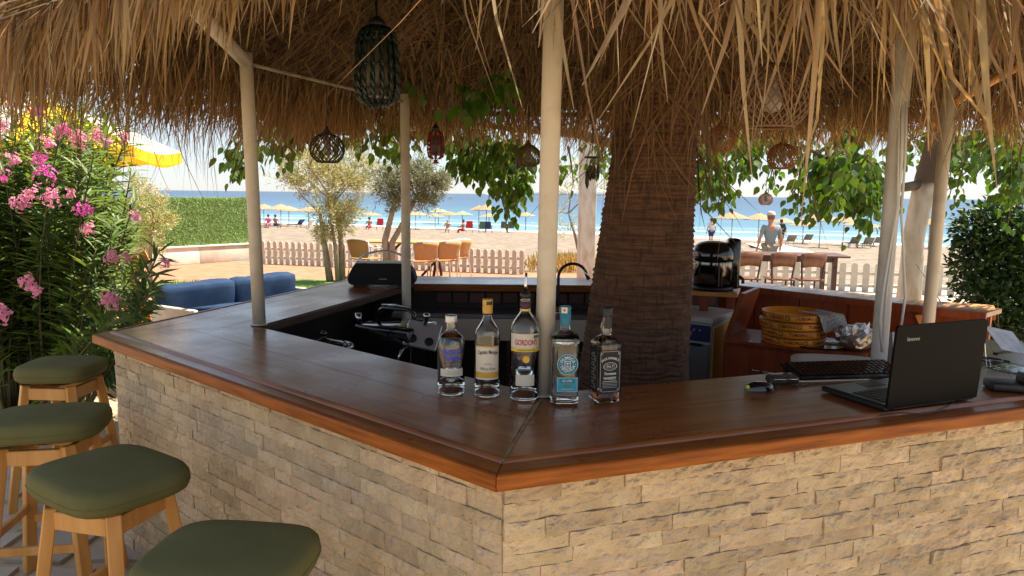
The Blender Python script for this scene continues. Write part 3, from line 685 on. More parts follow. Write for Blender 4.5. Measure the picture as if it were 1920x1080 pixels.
def bottle(label, loc, rz, prof, level, liq='glass_liquid', n=40, t=.0024, zb=.010):
    r = thing('liquor_bottle', label, 'bottle', loc, rz, group='bottles lined up on the bar')
    ztop = prof[-1][1]; ip = inner(prof, t, zb, ztop+1); ip = [(.0005, zb)+tuple(ip[0][2:])]+[(ip[0][0]*.9, zb)+tuple(ip[0][2:])]+ip
    b = MB(); b.lathe([(.0005, .002)+tuple(prof[0][2:])]+prof, n, cap=False); k = len(b.f)
    b.lathe(ip, n, cap=False)
    # close the lip
    me = b.mesh('glass_body', 'glass')
    # flip inner wall normals so the shell is solid glass
    bm = bmesh.new(); bm.from_mesh(me); bm.faces.ensure_lookup_table()
    cz = Vector((0, 0, 0))
    for f in bm.faces:
        c = f.calc_center_median(); rad = Vector((c.x, c.y, 0))
        inn = f.index >= k
        nrm = f.normal
        if rad.length > .004 and abs(nrm.z) < .8:
            if (nrm.dot(rad) < 0) != inn: f.normal_flip()
        else:
            want = -1 if (not inn and c.z < .05) else 1
            if nrm.z*want < 0: f.normal_flip()
    bm.to_mesh(me); bm.free(); link('glass_body', me, r)
    lp = [p for p in ip if p[1] < level]; sh = .9985
    lp = [(p[0]*sh,)+tuple([p[1]+.0006])+tuple(p[2:]) for p in lp]
    lst = lp[-1]; lp += [(lst[0], level)+tuple(lst[2:]), (.0005, level)+tuple(lst[2:])]
    MB().lathe(lp, n, cap=False).build('liquid', liq, r)
    return r
def P2(a): return a
BZ = CT+.0008
# 1 squat round vodka bottle
x, y = -.205, 2.475
b1 = bottle('short round clear vodka bottle with blue lettering, leftmost of the five bottles', (x, y, BZ), face_cam(x, y)+.12,
 [(.040, 0), (.0455, .004), (.0465, .010), (.0465, .165), (.0455, .180), (.041, .194), (.033, .204), (.023, .211), (.0185, .217), (.0175, .224), (.0175, .246)], .062)
MB().lathe([(.0205, .246), (.0205, .247), (.0205, .268), (.0195, .271), (.001, .271)], 28).build('cap', 'cap_silver', b1)
MB().lathe([(.0208, .2475), (.0212, .2485), (.0212, .252), (.0206, .253)], 28, cap=False).build('cap_ring', 'cap_silver', b1)
b = MB(); put_text(b, 'ABSOLUT', .022, cyl(.0466, .152), 0, .032, width=.074); put_text(b, 'VODKA', .022, cyl(.0466, .129), 0, .032, width=.056)
arc_patch(b, .0466, .068, .094, -.98, .85, 1)
for k, ww in enumerate((.05, .058, .045)): arc_patch(b, .0466, .1105-k*.006, .1118-k*.006, -ww/.0466/2, ww/.0466/2, 2, t=.0008)
for k, ww in enumerate((.040, .05)): arc_patch(b, .0466, .084-k*.007, .0856-k*.007, -ww/.0466/2, ww/.0466/2, 2, t=.0009)
b.build('label_print', ['ink_blue', 'label_cream_thin', 'grey_print'], b1)
b = MB(); b.lathe([(.0088, 0), (.0095, .001), (.0088, .002)], 20); b.xf(Matrix.Translation((0, -.0455, .182)) @ Matrix.Rotation(R(75), 4, 'X')); b.build('glass_medallion', 'glass', b1)
# 2 tall rum bottle
x, y = -.081, 2.458
b2 = bottle('tall clear rum bottle with cream label and gold band, second of the five bottles', (x, y, BZ), face_cam(x, y)+.05,
 [(.038, 0), (.0425, .004), (.0432, .010), (.0432, .190), (.0425, .197), (.0432, .204), (.0425, .214), (.038, .227), (.029, .240), (.021, .254), (.0165, .266), (.0155, .275), (.0155, .279)], .068)
MB().lathe([(.0172, .277), (.0176, .2785), (.0176, .281), (.0172, .282)], 24).build('neck_band', 'ink_dark', b2)
MB().lathe([(.0172, .2822), (.0174, .283), (.0174, .308), (.0172, .3082)], 24).build('cap_sleeve', 'ink_gold', b2)
b = MB(); b.lathe([(.0172, .3084), (.0174, .309), (.0174, .326), (.0165, .329), (.001, .329)], 24); arc_patch(b, .0174, .311, .323, -.3, 1.0, 1)
b.build('cap', ['ink_gold', 'ink_dark'], b2)
b = MB(); arc_patch(b, .0433, .062, .176, -1.12, .98, 0); arc_patch(b, .0433, .172, .1765, -1.12, .98, 1, t=.0007); arc_patch(b, .0433, .068, .088, -1.12, .98, 1, t=.0007)
f0 = cyl(.0433, .156, .0009); put_text(b, 'Captain Morgan', .019, lambda u, v: f0(u, v-.0035*(u/.036)**2), 2, .025, width=.074)
put_text(b, 'White Rum', .015, cyl(.0433, .099, .0009), 2, 0, width=.052)
for k, ww in enumerate((.030, .022)): arc_patch(b, .0433, .113+k*.004, .1142+k*.004, -ww/.0433/2, ww/.0433/2, 3, t=.0009)
b.build('label', ['ink_cream', 'ink_gold', 'ink_dark', 'ink_red'], b2)
# 3 tall gin bottle with a pourer
x, y = .045, 2.425
b3 = bottle('tallest clear gin bottle with metal pourer spout, before the cream post', (x, y, BZ), face_cam(x, y)+.1,
 [(.043, 0), (.0475, .004), (.049, .010), (.049, .225), (.0485, .236), (.046, .248), (.038, .263), (.027, .279), (.0185, .291), (.0165, .298), (.0165, .338)], .078)
MB().lathe([(.0172, .297), (.0176, .298), (.0176, .3035), (.0172, .304)], 24).build('neck_band', 'ink_yellow', b3)
MB().lathe([(.0172, .3042), (.0178, .305), (.0178, .327), (.0172, .3275)], 24).build('neck_sleeve', 'ink_purple', b3)
MB().lathe([(.0145, .3385), (.0178, .341), (.0180, .352), (.015, .357), (.010, .362), (.0085, .366)], 24).build('pourer_stopper', 'cap_black', b3)
pt = [Vector((0, 0, .366)), Vector((0, 0, .385)), Vector((.001, .001, .405)), Vector((.002, .003, .423))]
MB().tube(pt, [.0062, .0058, .0048, .0042], 12).build('pourer_spout', 'chrome', b3)
b = MB(); arc_patch(b, .0491, .178, .226, -1.25, 1.25, 0); arc_patch(b, .0491, .166, .1775, -1.25, 1.25, 1); arc_patch(b, .0491, .1635, .1660, -1.25, 1.25, 2)
put_text(b, "GORDON'S", .026, cyl(.0491, .197, .0009), 3, .026, width=.079); put_text(b, 'LONDON DRY GIN', .0075, cyl(.0491, .1718, .0009), 2, .008, width=.06)
arc_patch(b, .0491, .211, .221, .52, 1.0, 4, t=.0009)
f0 = cyl(.0491, .142, .0007)
for rr, mt, tt in ((.0125, 5, .0007), (.0085, 1, .0011)):
    f1 = cyl(.0491, .142, tt); b.add([f1(rr*math.cos(q), rr*math.sin(q)) for q in np.linspace(0, 6.283, 17)[:-1]], [tuple(range(16))], mt)
for s in (-1, 1):
    for k in range(5):
        f1 = cyl(.0491, .158-.004*(k % 3), .0008); u0 = s*(.019+.0058*k)
        b.add([f1(u0+.0026*math.cos(q), .0028*math.sin(q)) for q in np.linspace(0, 6.283, 9)[:-1]], [tuple(range(8))], 2)
b2_ = MB(); arc_patch(b2_, .0491, .052, .090, -.72, .62, 0); b2_.build('back_label', 'label_cream_thin', b3)
b.build('label', ['label_cream_thin', 'ink_yellow', 'ink_purple', 'ink_red', 'ink_green', 'ink_orange', 'label_cream_thin'], b3)
# 4 square-shouldered tequila bottle
x, y = .176, 2.392; pw = 5
b4 = bottle('squarish clear tequila bottle with teal round label and teal cap', (x, y, BZ), face_cam(x, y)+.10,
 [(.040, 0, pw), (.0455, .004, pw), (.047, .012, pw), (.0445, .030, pw), (.0445, .160, pw), (.0475, .200, pw), (.0480, .212, pw), (.044, .222, 4), (.033, .229, 3), (.022, .235, 2.2), (.0175, .242, 2), (.0168, .262, 2)], .19, n=56)
MB().lathe([(.0178, .2565), (.0182, .258), (.0182, .298), (.0178, .2985)], 24).build('cap_sleeve', 'cap_teal', b4)
b = MB(); b.lathe([(.0178, .2987), (.0182, .2995), (.0182, .315), (.017, .3175), (.001, .3175)], 24); arc_patch(b, .0182, .297, .3165, -.9, .25, 1); arc_patch(b, .0182, .3035, .3105, -.45, -.1, 2, t=.0008)
b.build('cap', ['cap_teal', 'ink_cream', 'ink_red'], b4)
yf = -.0458
b = MB(); fl = lambda dy: (lambda u, v: (u+.006, yf-dy, .134+v))
def disc(mb, fn, rad, mat, n=28): mb.add([fn(rad*math.cos(q), rad*math.sin(q)) for q in np.linspace(0, 2*math.pi, n+1)[:-1]], [tuple(range(n))], mat)
def annulus(mb, fn, r0, r1, mat, n=28, sx=1.): 
    a = np.linspace(0, 2*math.pi, n+1)[:-1]; mb.add([fn(r0*sx*math.cos(q), r0*math.sin(q)) for q in a]+[fn(r1*sx*math.cos(q), r1*math.sin(q)) for q in a], [(i, (i+1) % n, n+(i+1) % n, n+i) for i in range(n)], mat)
disc(b, fl(0), .0345, 0); annulus(b, fl(.0003), .0325, .0338, 1); annulus(b, fl(.0003), .0178, .0186, 1)
ring_text(b, 'OLMECA', .0135, .0215, fl(.0004), True, 1, .028); ring_text(b, 'TEQUILA', .0135, .0215, fl(.0004), False, 1, .028)
for u in (-.0255, .0255): f1 = fl(.0004); disc(b, lambda p, q, u=u: f1(p+u, q), .0013, 1, 8)
def rect(mb, fn, u0, u1, v0, v1, mat): mb.add([fn(u0, v0), fn(u1, v0), fn(u1, v1), fn(u0, v1)], [(0, 1, 2, 3)], mat)
f1 = fl(.0004)
for (u0, u1, v0, v1) in ((-.010, .010, .009, .0115), (-.010, -.0078, -.011, .009), (.0078, .010, -.011, .009), (-.010, .010, -.013, -.011), (-.006, -.002, .002, .005), (.002, .006, .002, .005), (-.0012, .0012, -.004, .006), (-.005, .005, -.0085, -.006)): rect(b, f1, u0, u1, v0, v1, 1)
f2 = lambda dy: (lambda u, v: (u+.006, yf-dy, .067+v))
rect(b, f2(0), -.0345, .0345, -.0245, .0245, 2)
for (u0, u1, v0, v1) in ((-.0325, .0325, .0216, .0226), (-.0325, .0325, -.0226, -.0216), (-.0325, -.0316, -.0216, .0216), (.0316, .0325, -.0216, .0216)): rect(b, f2(.0003), u0, u1, v0, v1, 1)
rect(b, f2(.0003), -.023, .023, .005, .0185, 0)
f3 = f2(.0006); put_text(b, 'SILVER', .011, lambda u, v: f3(u, v+.0118), 1, .014, width=.034)
for k, ww in enumerate((.026, .03, .022, .04)): rect(b, f3, -ww/2, ww/2, -.002-k*.0045, -.0006-k*.0045, 3 if k < 3 else 1)
b.build('label', ['ink_teal', 'ink_white', 'ink_teal_pale', 'ink_green'], b4)
# 5 square whiskey bottle
x, y = .312, 2.405; pw = 9; sq = .0405
b5 = bottle('square whiskey bottle with black label, amber dregs and black cap, rightmost of the five bottles', (x, y, BZ), face_cam(x, y)+R(24),
 [(sq-.006, 0, pw), (sq-.001, .004, pw), (sq+.001, .012, pw), (sq, .020, pw), (sq, .182, pw), (sq+.0015, .190, pw), (sq+.0015, .196, pw), (sq-.004, .201, 8), (.027, .214, 4), (.020, .220, 2.3), (.0185, .224), (.0195, .232), (.0205, .244), (.0185, .253), (.0165, .262), (.0165, .282)], .034, liq='whiskey', n=72, t=.0036)
MB().lathe([(.0188, .284), (.0192, .2855), (.0192, .311), (.018, .314), (.001, .314)], 28).build('cap', 'cap_black', b5)
b = MB(); arc_patch(b, .0172, .246, .2835, -.75, .75, 0, t=.0035); b.build('seal_strip', 'cap_black', b5)
b = MB(); yf = -sq-.0005; z0, z1 = .036, .178; hw = .0375
fF = lambda dy: (lambda u, v: (u, yf-dy, v)); fL = lambda dy: (lambda u, v: (yf-dy, -u, v)); fR = lambda dy: (lambda u, v: (-yf+dy, u, v))
for f in (fF, fL, fR): rect(b, f(0), -hw, hw, z0, z1, 0)
f = fF(.0003)
for (u0, u1, v0, v1) in ((-.0345, -.0336, .044, .170), (.0336, .0345, .044, .170), (-.028, .028, .1735, .1745), (-.028, .028, .040, .041)): rect(b, f, u0, u1, v0, v1, 1)
for s in (-1, 1):
    for zc in (.046, .168): f4 = lambda u, v, s=s, zc=zc: f(u+s*.0305, v+zc); annulus(b, f4, .0030, .0040, 1, 12)
ring_text(b, "JACK DANIEL'S", .0088, .062, lambda u, v: f(u, v*1.15+.0805), True, 1, .03)
f5 = lambda u, v: f(u, v+.1245); annulus(b, f5, .0125, .0136, 1, 28, 1.75); annulus(b, f5, .0085, .0091, 1, 28, 1.75); put_text(b, 'No.7', .0125, f5, 1, .012, width=.021)
put_text(b, 'Tennessee', .014, lambda u, v: f(u+v*.2, v+.1005), 1, .02, width=.043); put_text(b, 'WHISKEY', .012, lambda u, v: f(u, v+.0845), 1, .025, width=.046)
for k, ww in enumerate((.050, .056, .052, .054, .050)): rect(b, f, -ww/2, ww/2, .0740-k*.0052, .0757-k*.0052 if k == 0 else .0748-k*.0052, 1)
f = fL(.0003)
for (u0, u1) in ((-.0345, -.0338), (.0338, .0345)): rect(b, f, u0, u1, .04, .174, 1)
for k in range(4):
    zc = .060+k*.031
    for du, dv, rr in ((-.006, .004, .0065), (.007, -.003, .0055), (.0, .0095, .004)):
        annulus(b, (lambda u, v, du=du, dv=dv, zc=zc: f((u+du)*1.5, v+dv+zc)), rr-.0014, rr, 1, 14)
    rect(b, f, -.022, .022, zc-.0125, zc-.0110, 1)
b.build('label', ['ink_black', 'ink_white'], b5)

# ------------------------------------------------------------------ laptop, keyboard, mouse and odds on the right wing
lap = thing('laptop', 'open black laptop on the right of the bar, its lid back facing out', 'laptop', (1.385, 2.372, CT+.001), R(22.5))
MB().box((0, .135, .013), (.41, .27, .018), bev=.004).build('base', 'black_plastic', lap)
MB().box((0, .137, .0226), (.39, .25, .0012)).build('deck', 'laptop_deck', lap)
b = MB()
for j in range(6):
    for i in range(15): b.box((-.165+i*.0233, .045+j*.021, .0245), (.0195, .017, .003))
tag(b.build('keys', 'key', lap), kind='stuff')
MB().box((-.02, .222, .0237), (.09, .05, .001)).build('touchpad', 'black_plastic', lap)
LA = R(3.5); lm = Matrix.Translation((0, -.004, .014)) @ Matrix.Rotation(LA, 4, 'X')
def rrect(w, h, r, n=5): 
    pts = []
    for cx, cz, a in ((w/2-r, h-r, 0), (-w/2+r, h-r, 90), (-w/2+.004, .004, 180), (w/2-.004, .004, 270)):
        rr = r if a < 180 else .004; pts += [(cx+rr*math.cos(R(a+90*k/n)), cz+rr*math.sin(R(a+90*k/n))) for k in range(n+1)]
    return pts
lid = MB().prism(rrect(.415, .272, .012), 'y', -.004, .005).xf(lm).build('lid', 'laptop_lid', lap)
b = MB(); put_text(b, 'lenovo', .019, lambda u, v: tuple(lm @ Vector((-.132+u, -.0043, .226+v))), 0, .004, width=.054); b.build('logo', 'grey_print', lid)
MB().box((0, .0056, .14), (.385, .001, .235)).xf(lm).build('screen', 'screen', lid)
for s in (-.15, .15): MB().tube([(s-.03, .0, .014), (s+.03, .0, .014)], .008, 10).build('hinge', 'black_plastic', lap)
kb = thing('keyboard', 'black glossy keyboard with worn shiny keys behind the laptop', 'keyboard', (1.285, 2.80, CT+.002), R(9))
km = Matrix.Rotation(R(9), 4, 'X')
MB().box((0, 0, .020), (.45, .155, .016), bev=.005).xf(km).build('body', 'black_gloss', kb)
b = MB()
for j in range(6):
    for i in range(20): b.box((-.203+i*.0213, -.055+j*.0215, .031), (.0180, .0175, .007), bev=.002)
tag(b.xf(km).build('keys', 'black_gloss', kb), kind='stuff')
for s in (-.2, .2): MB().box((s, .065, .010), (.02, .012, .022)).build('foot', 'black_plastic', kb)
ms = thing('computer_mouse', 'black glossy computer mouse with yellow sticker at its end', 'mouse', (.875, 2.545, CT+.001), R(8))
b = MB(); n = 16; rows = []
for k in range(9):
    t = k/8; q = math.pi*t/2; rows.append([(.056*math.cos(a)*math.cos(q)**.8, .032*math.sin(a)*(1-.18*math.cos(a)**2)*math.cos(q)**.8, .004+.030*math.sin(q)**.9) for a in np.linspace(0, 2*math.pi, n+1)[:-1]])
b.add([p for r_ in rows for p in r_], [(k*n+i, k*n+(i+1) % n, (k+1)*n+(i+1) % n, (k+1)*n+i) for k in range(8) for i in range(n)], 0, True)
b.build('shell', 'black_gloss', ms)
MB().box((-.048, -.012, .019), (.013, .014, .013), bev=.004).build('sticker', 'yellow_print', ms)
MB().tube([(.03-.0, .0, .030), (.045, 0, .024)], .004, 8).build('scroll_wheel', 'black_plastic', ms)
MB().tube([(.055, .0, .010), (.085, .03, .006), (.12, .045, .004), (.17, .04, .004), (.22, .06, .004)], .002, 6).build('cable', 'black_plastic', ms)
po = thing('pouch', 'small dark patterned pouch lying between mouse and keyboard', 'pouch', (1.0, 2.665, CT+.001), R(5))
M('patterned_cloth', (.10, .07, .045), .8, (.03, .02, .015), ns=45, bump=.4, bs=60); MB().box((0, 0, .014), (.11, .06, .026), bev=.009).build('bag', 'patterned_cloth', po); MB().tube([(-.045, -.03, .02), (.045, -.03, .02)], .0025, 6).build('zip', 'chrome', po)
cb = thing('power_cable', 'thin dark cable lying on the counter in front of the laptop lid', 'cable', (0, 0, 0))
pts = [atz(px, py, CT+.004) for px, py in ((1650, 778), (1690, 774), (1730, 776), (1760, 770), (1785, 757), (1810, 745))]
MB().tube(pts, .0022, 6).build('lead', 'black_plastic', cb)
cr_ = thing('card_terminal', 'black card payment terminal at the right edge beside the laptop', 'card terminal', (1.80, 2.60, CT+.001), R(-14))
MB().box((0, 0, .016), (.15, .10, .03), bev=.006).build('cradle', 'black_plastic', cr_); MB().box((.075, -.01, .038), (.085, .12, .045), R(6), bev=.008).build('handset', 'black_plastic', cr_)
MB().box((.075, .012, .0613), (.06, .04, .001), R(6)).build('display', 'screen', cr_)
wd = thing('black_strap', 'coiled black strap lying near the clear menu stand', 'strap', tuple(atz(1862, 680, CT+.004)))
MB().tube([(.07*math.cos(t)*(1-.04*t), .03*math.sin(t)+.004*t, .004+.003*(t % 2)) for t in np.linspace(0, 9, 34)], .004, 6).build('loop', 'black_plastic', wd)
st = thing('menu_stand', 'clear acrylic menu stand at the right end of the bar', 'stand', tuple(atz(1902, 700, CT+.001)), R(25))
MB().prism([(-.12, 0), (.0, 0), (.05, .19), (.046, .19), (-.004, .004), (-.12, .004)][::-1], 'y', -.11, .11).xf(Matrix.Rotation(R(180), 4, 'Z')).build('sheet', 'acrylic', st)
MB().prism([(-.0, .0), (.018, .035), (.015, .036), (-.003, .004)], 'y', -.11, .11).xf(Matrix.Rotation(R(180), 4, 'Z') @ Matrix.Translation((-.03, 0, 0))).build('lip', 'acrylic', st)
pc = thing('leaflet', 'shiny printed leaflet propped behind the clear menu stand', 'leaflet', tuple(atz(1886, 660, CT+.03)), R(30))
M('leaflet_print', (.50, .47, .42), .15, (.20, .19, .18), ns=14, coat=.6); MB().box((0, 0, .05), (.16, .003, .14), Matrix.Rotation(R(-52), 3, 'X') @ Matrix.Rotation(R(20), 3, 'Y')).build('card', 'leaflet_print', pc)
MB().box((-.02, .0, .0), (.13, .02, .01), bev=.002).build('holder', 'black_plastic', pc)

# ------------------------------------------------------------------ speaker on the left wing
sp = thing('speaker', 'black portable speaker with arched handle on the left counter wing', 'speaker', (-.955, 5.44, CT), R(2))
pr = [(-.245, .045), (-.24, .018), (-.22, .003), (.22, .003), (.24, .018), (.245, .045), (.235, .085), (.205, .14), (.185, .16), (-.185, .16), (-.205, .14), (-.235, .085)]
MB().prism([(a, c+.008) for a, c in pr], 'y', -.085, .085).build('body', 'black_mesh', sp)
MB().prism([(a*1.0, c+.008) for a, c in [(-.188, .1605), (.188, .1605), (.18, .169), (-.18, .169)]], 'y', -.07, .07).build('top_plate', 'grey_paint', sp)
MB().tube([(-.215*math.cos(t)*1.0, 0, .115+.138*math.sin(t)) for t in np.linspace(.12, math.pi-.12, 20)], .0075, 8).build('handle', 'chrome', sp)
for s in (-.16, .16): MB().box((s, 0, .005), (.10, .12, .010), bev=.002).build('foot', 'black_plastic', sp)
MB().box((.01, -.087, .055), (.055, .003, .006)).build('badge', 'grey_print', sp)
# espresso style machine inside the bar
cm = thing('coffee_machine', 'black machine with slanted chrome gauge panel inside the bar', 'machine', (-.70, 4.42, .54), R(-24))
MB().box((0, 0, .22), (.40, .34, .44), bev=.02).build('body', 'black_gloss', cm)
MB().tube([(-.13, 0, .44), (-.125, 0, .50), (-.09, 0, .525), (.09, 0, .525), (.125, 0, .50), (.13, 0, .44)], .013, 8).build('handle', 'black_gloss', cm)
MB().tube([(-.10, -.002, .540), (0, -.002, .548), (.10, -.002, .540)], .006, 8).build('handle_trim', 'chrome', cm)
gm = Matrix.Translation((.245, -.10, .40)) @ Matrix.Rotation(R(24), 4, 'Z') @ Matrix.Rotation(R(-32), 4, 'X') @ Matrix.Rotation(R(12), 4, 'Y')
pn = MB().box((0, 0, 0), (.20, .02, .16), bev=.005).xf(gm).build('gauge_panel', 'brushed_metal', cm)
for s in (-.05, .05): MB().lathe([(.026, 0), (.026, .008), (.018, .011), (.001, .011)], 18).xf(gm @ Matrix.Translation((s, -.010, -.035)) @ Matrix.Rotation(R(90), 4, 'X')).build('gauge', 'black_plastic', pn)
MB().lathe([(.014, 0), (.018, .02), (.012, .035), (.022, .06), (.018, .075), (.001, .08)], 14).xf(gm @ Matrix.Translation((.0, -.01, .055)) @ Matrix.Rotation(R(35), 4, 'X')).build('valve', 'chrome', pn)
MB().tube([tuple(gm @ Vector(p)) for p in ((-.06, -.01, -.08), (-.08, -.05, -.13), (-.085, -.06, -.20))], .008, 8).build('steam_pipe', 'chrome', cm)
MB().tube([(-.19, -.12, .44), (-.19, -.12, .50)], .02, 10).build('knob', 'chrome', cm)
kg = thing('steel_pot', 'dark pot with shiny rim and black knob below the left counter wing', 'pot', (-1.03, 3.98, .54), 0)
MB().lathe([(.12, 0), (.15, .02), (.155, .36), (.16, .375)], 28).build('pan', 'black_gloss', kg); MB().tube([(.158*math.cos(t), .158*math.sin(t), .378) for t in np.linspace(0, 6.283, 29)], .010, 8, cap=False).build('rim', 'chrome', kg)
MB().lathe([(.155, .38), (.10, .41), (.02, .425), (.012, .44), (.025, .455), (.001, .47)], 24).build('lid', 'black_gloss', kg)
# urn on a wooden riser, dishwasher below
ap = thing('dishwasher', 'grey white dishwasher with dark blue control strip right of the palm trunk', 'dishwasher', (1.27, 5.22, 0), R(-35))
MB().box((0, 0, .46), (.52, .50, .91), bev=.006).build('cabinet', 'appliance', ap)
MB().box((0, -.256, .845), (.50, .012, .11), bev=.003).build('control_panel', 'blue_panel', ap); MB().box((-.04, -.264, .855), (.07, .004, .055)).build('sticker', 'ink_cream', ap)
for k in range(4): MB().lathe([(.008, 0), (.008, .004), (.001, .005)], 10).xf(Matrix.Translation((.08+.04*(k % 2)+.02*k, -.262, .845+.02*(k % 2))) @ Matrix.Rotation(R(90), 4, 'X')).build('button', 'grey_print', ap)
MB().box((0, -.256, .44), (.50, .012, .66), bev=.003).build('door', 'steel', ap); MB().tube([(-.2, -.285, .77), (.2, -.285, .77)], .010, 8).build('door_handle', 'black_plastic', ap)
MB().box((.2665, 0, .46), (.010, .49, .86), bev=.002).build('side_panel', 'cardboard', ap)
MB().box((0, 0, .935), (.54, .52, .035), bev=.004).build('top', 'grey_paint', ap)
rs = thing('wooden_riser', 'small reddish wooden riser shelf under the black drink urn', 'riser', (1.40, 5.30, .9535), R(-20))
MB().box((0, 0, .128), (.46, .34, .03), bev=.005).build('board', 'wood_orange', rs)
for a, c in ((-.17, -.1), (.0, -.1), (.17, .1), (-.17, .1)): MB().box((a, c, .056), (.06, .05, .111)).build('leg', 'wood_cabinet', rs)
un = thing('drink_urn', 'black and chrome drink urn with domed lid on wooden riser beside palm trunk', 'urn', (1.44, 5.28, 1.098), R(20))
MB().lathe([(.145, 0), (.148, .015), (.145, .03)], 32).build('base', 'black_plastic', un)
MB().lathe([(.142, .031), (.142, .20), (.140, .215)], 32).build('tank', 'dark_chrome', un)
MB().lathe([(.146, .216), (.150, .225), (.148, .27), (.132, .315), (.10, .338), (.05, .347), (.001, .348)], 32).build('lid', 'black_gloss', un)
MB().box((.12, -.06, .19), (.09, .12, .36), R(-25), bev=.02).build('dispenser', 'black_gloss', un); MB().tube([(.15, -.10, .10), (.17, -.12, .08), (.17, -.12, .05)], .012, 8).build('spout', 'black_plastic', un)
for k in range(3): MB().box((-.05+.03*k, -.139+.004*k, .12), (.008, .01, .17)).build('sight_strip', 'black_plastic', un)
# red cabinet with drawers, trays, foil, tub
cbn = thing('drawer_cabinet', 'red brown wooden cabinet with drawers and slanted side inside the bar', 'cabinet', (1.72, 4.42, 0), R(-32))
MB().box((0, .16, .435), (.80, .44, .83), bev=.004).build('carcass', 'wood_cabinet', cbn); MB().box((0, .15, .862), (.82, .47, .022), bev=.004).build('top', 'wood_cabinet', cbn)
for k, (c_, ww) in enumerate(((-.155, .47), (.245, .29))):
    d = MB().box((c_, -.068, .70), (ww, .018, .27), bev=.003).build('drawer', 'wood_cabinet', cbn)
    MB().tube([(c_-.065, -.079, .705), (c_-.062, -.098, .705), (c_+.062, -.098, .700), (c_+.065, -.079, .70)], .005, 8).build('handle', 'chrome', d)
    MB().box((c_, -.068, .30), (ww, .018, .50), bev=.003).build('door', 'wood_cabinet', cbn)
MB().prism([(-.43, .0), (-.41, .0), (-.395, .873), (-.31, 1.16), (-.34, 1.16), (-.43, .873)], 'y', .0, .40).build('side_board', 'wood_cabinet', cbn)
trays = [(.0, .185, 'lowest round yellow beer tray of the stack, printed with the brand name'), (.003, .190, 'second lowest round yellow beer tray in the stack on the cabinet'), (-.006, .196, 'round yellow beer tray third from the bottom, one clear name on its rim'), (.004, .192, 'topmost round yellow beer tray holding the cloth on its edge')]
tx, ty = 1.74, 4.50
for k, (dx, rr, lb) in enumerate(trays):
    t = thing('round_tray', lb, 'tray', (tx+dx, ty, .8745+k*.049), R((14, -30, 4, -20)[k]), group='stack of yellow beer trays')
    MB().lathe([(.001, .0), (rr-.008, .0), (rr-.002, .006), (rr+.004, .046), (rr+.001, .0465), (rr-.006, .010), (.001, .008)], 44).build('pan', 'tray_yellow', t)
    b = MB()
    for a in (-.62, .30, 1.15, -1.5): 
        f0 = cyl(rr+.002, .025, .0012); put_text(b, 'TUBORG', .026, lambda u, v, a=a: f0(u+a*rr, v), 0, .014, width=.105); f1 = lambda u, v, a=a: f0(u+a*rr+.075, v)
        annulus(b, f1, .010, .014, 0, 16)
    arc_patch(b, rr+.001, .0415, .0445, -1.7, 1.7, 0, 40, .0030)
    b.build('rim_print', 'tray_ink', t)
nt_ = thing('grey_cloth', 'grey checked cloth hanging over the rim of the top tray', 'cloth', (tx+.12, ty-.16, 1.068), R(22))
b = MB(); vs = []; nx_, ny_ = 12, 12
for j in range(ny_+1):
    for i in range(nx_+1):
        u, v = i/nx_, j/ny_; s = v*.24; yy = .14-s if s < .15 else -.01-.035*(s-.15)/.09; zz = .006+.005*math.sin(u*9+v*5) if s < .15 else .006-(s-.15)*1.1; vs.append((-.09+.2*u+.05*v, yy+.006*math.sin(u*8), zz+.004*noise.noise((u*4, v*4, 1))))
b.add(vs, [(j*(nx_+1)+i, j*(nx_+1)+i+1, (j+1)*(nx_+1)+i+1, (j+1)*(nx_+1)+i) for j in range(ny_) for i in range(nx_)], 0, True); b.build('sheet', 'newsprint', nt_)
b = MB(); fb = thing('foil_bag', 'crumpled shiny foil bag on the cabinet behind the white tub', 'bag', (2.02, 4.27, .874), 0)
bm = bmesh.new(); bmesh.ops.create_icosphere(bm, subdivisions=3, radius=1)
for v in bm.verts: q = noise.noise(v.co*3.1)+.5*noise.noise(v.co*7); v.co = Vector((v.co.x*.11, v.co.y*.08, max(0, .075+v.co.z*.08)))*(1+.28*q)
me = bpy.data.meshes.new('crumple'); bm.to_mesh(me); bm.free(); me.materials.append(MT['foil']); link('crumple', me, fb)
dl = thing('black_tray_edge', 'flat black serving tray lying under the beer trays', 'tray', (1.86, 4.44, .874-.0), R(-30)); 
MB().lathe([(.001, 0), (.18, 0), (.195, .010), (.19, .011), (.178, .004), (.001, .004)], 36).xf(Matrix.Translation((.0, .0, 0))).build('plate', 'black_gloss', dl)
tb = thing('white_tub', 'white translucent plastic tub with rounded corners behind the laptop', 'tub', (1.66, 3.62, .60), R(-12))
MB().lathe([(.17, 0, 4), (.20, .02, 4), (.225, .30, 4), (.235, .305, 4), (.235, .318, 4), (.222, .32, 4), (.20, .318, 4), (.19, .03, 4), (.001, .02, 4)], 40, cap=False).build('bin', 'white_plastic', tb)
MB().lathe([(.236, .321, 4), (.236, .335, 4), (.19, .345, 4), (.001, .35, 4)], 40).build('lid', 'white_plastic', tb)
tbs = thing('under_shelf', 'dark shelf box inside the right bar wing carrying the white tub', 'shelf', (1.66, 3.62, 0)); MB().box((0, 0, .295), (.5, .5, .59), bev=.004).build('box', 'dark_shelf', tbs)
# cables strapped to the right post
for k, pp in enumerate(([(1692, 200), (1690, 300), (1684, 380), (1668, 470), (1656, 540), (1650, 600), (1654, 660)], [(1700, 190), (1697, 300), (1690, 400), (1694, 480), (1697, 560), (1690, 610)], [(1686, 210), (1684, 320), (1682, 390), (1676, 450), (1663, 540), (1655, 640)])):
    MB().tube([at(px, py, 2.90) for px, py in pp], (.006, .005, .004)[k], 6).build('power_cord', 'cable_white', POSTS[3], world=True)
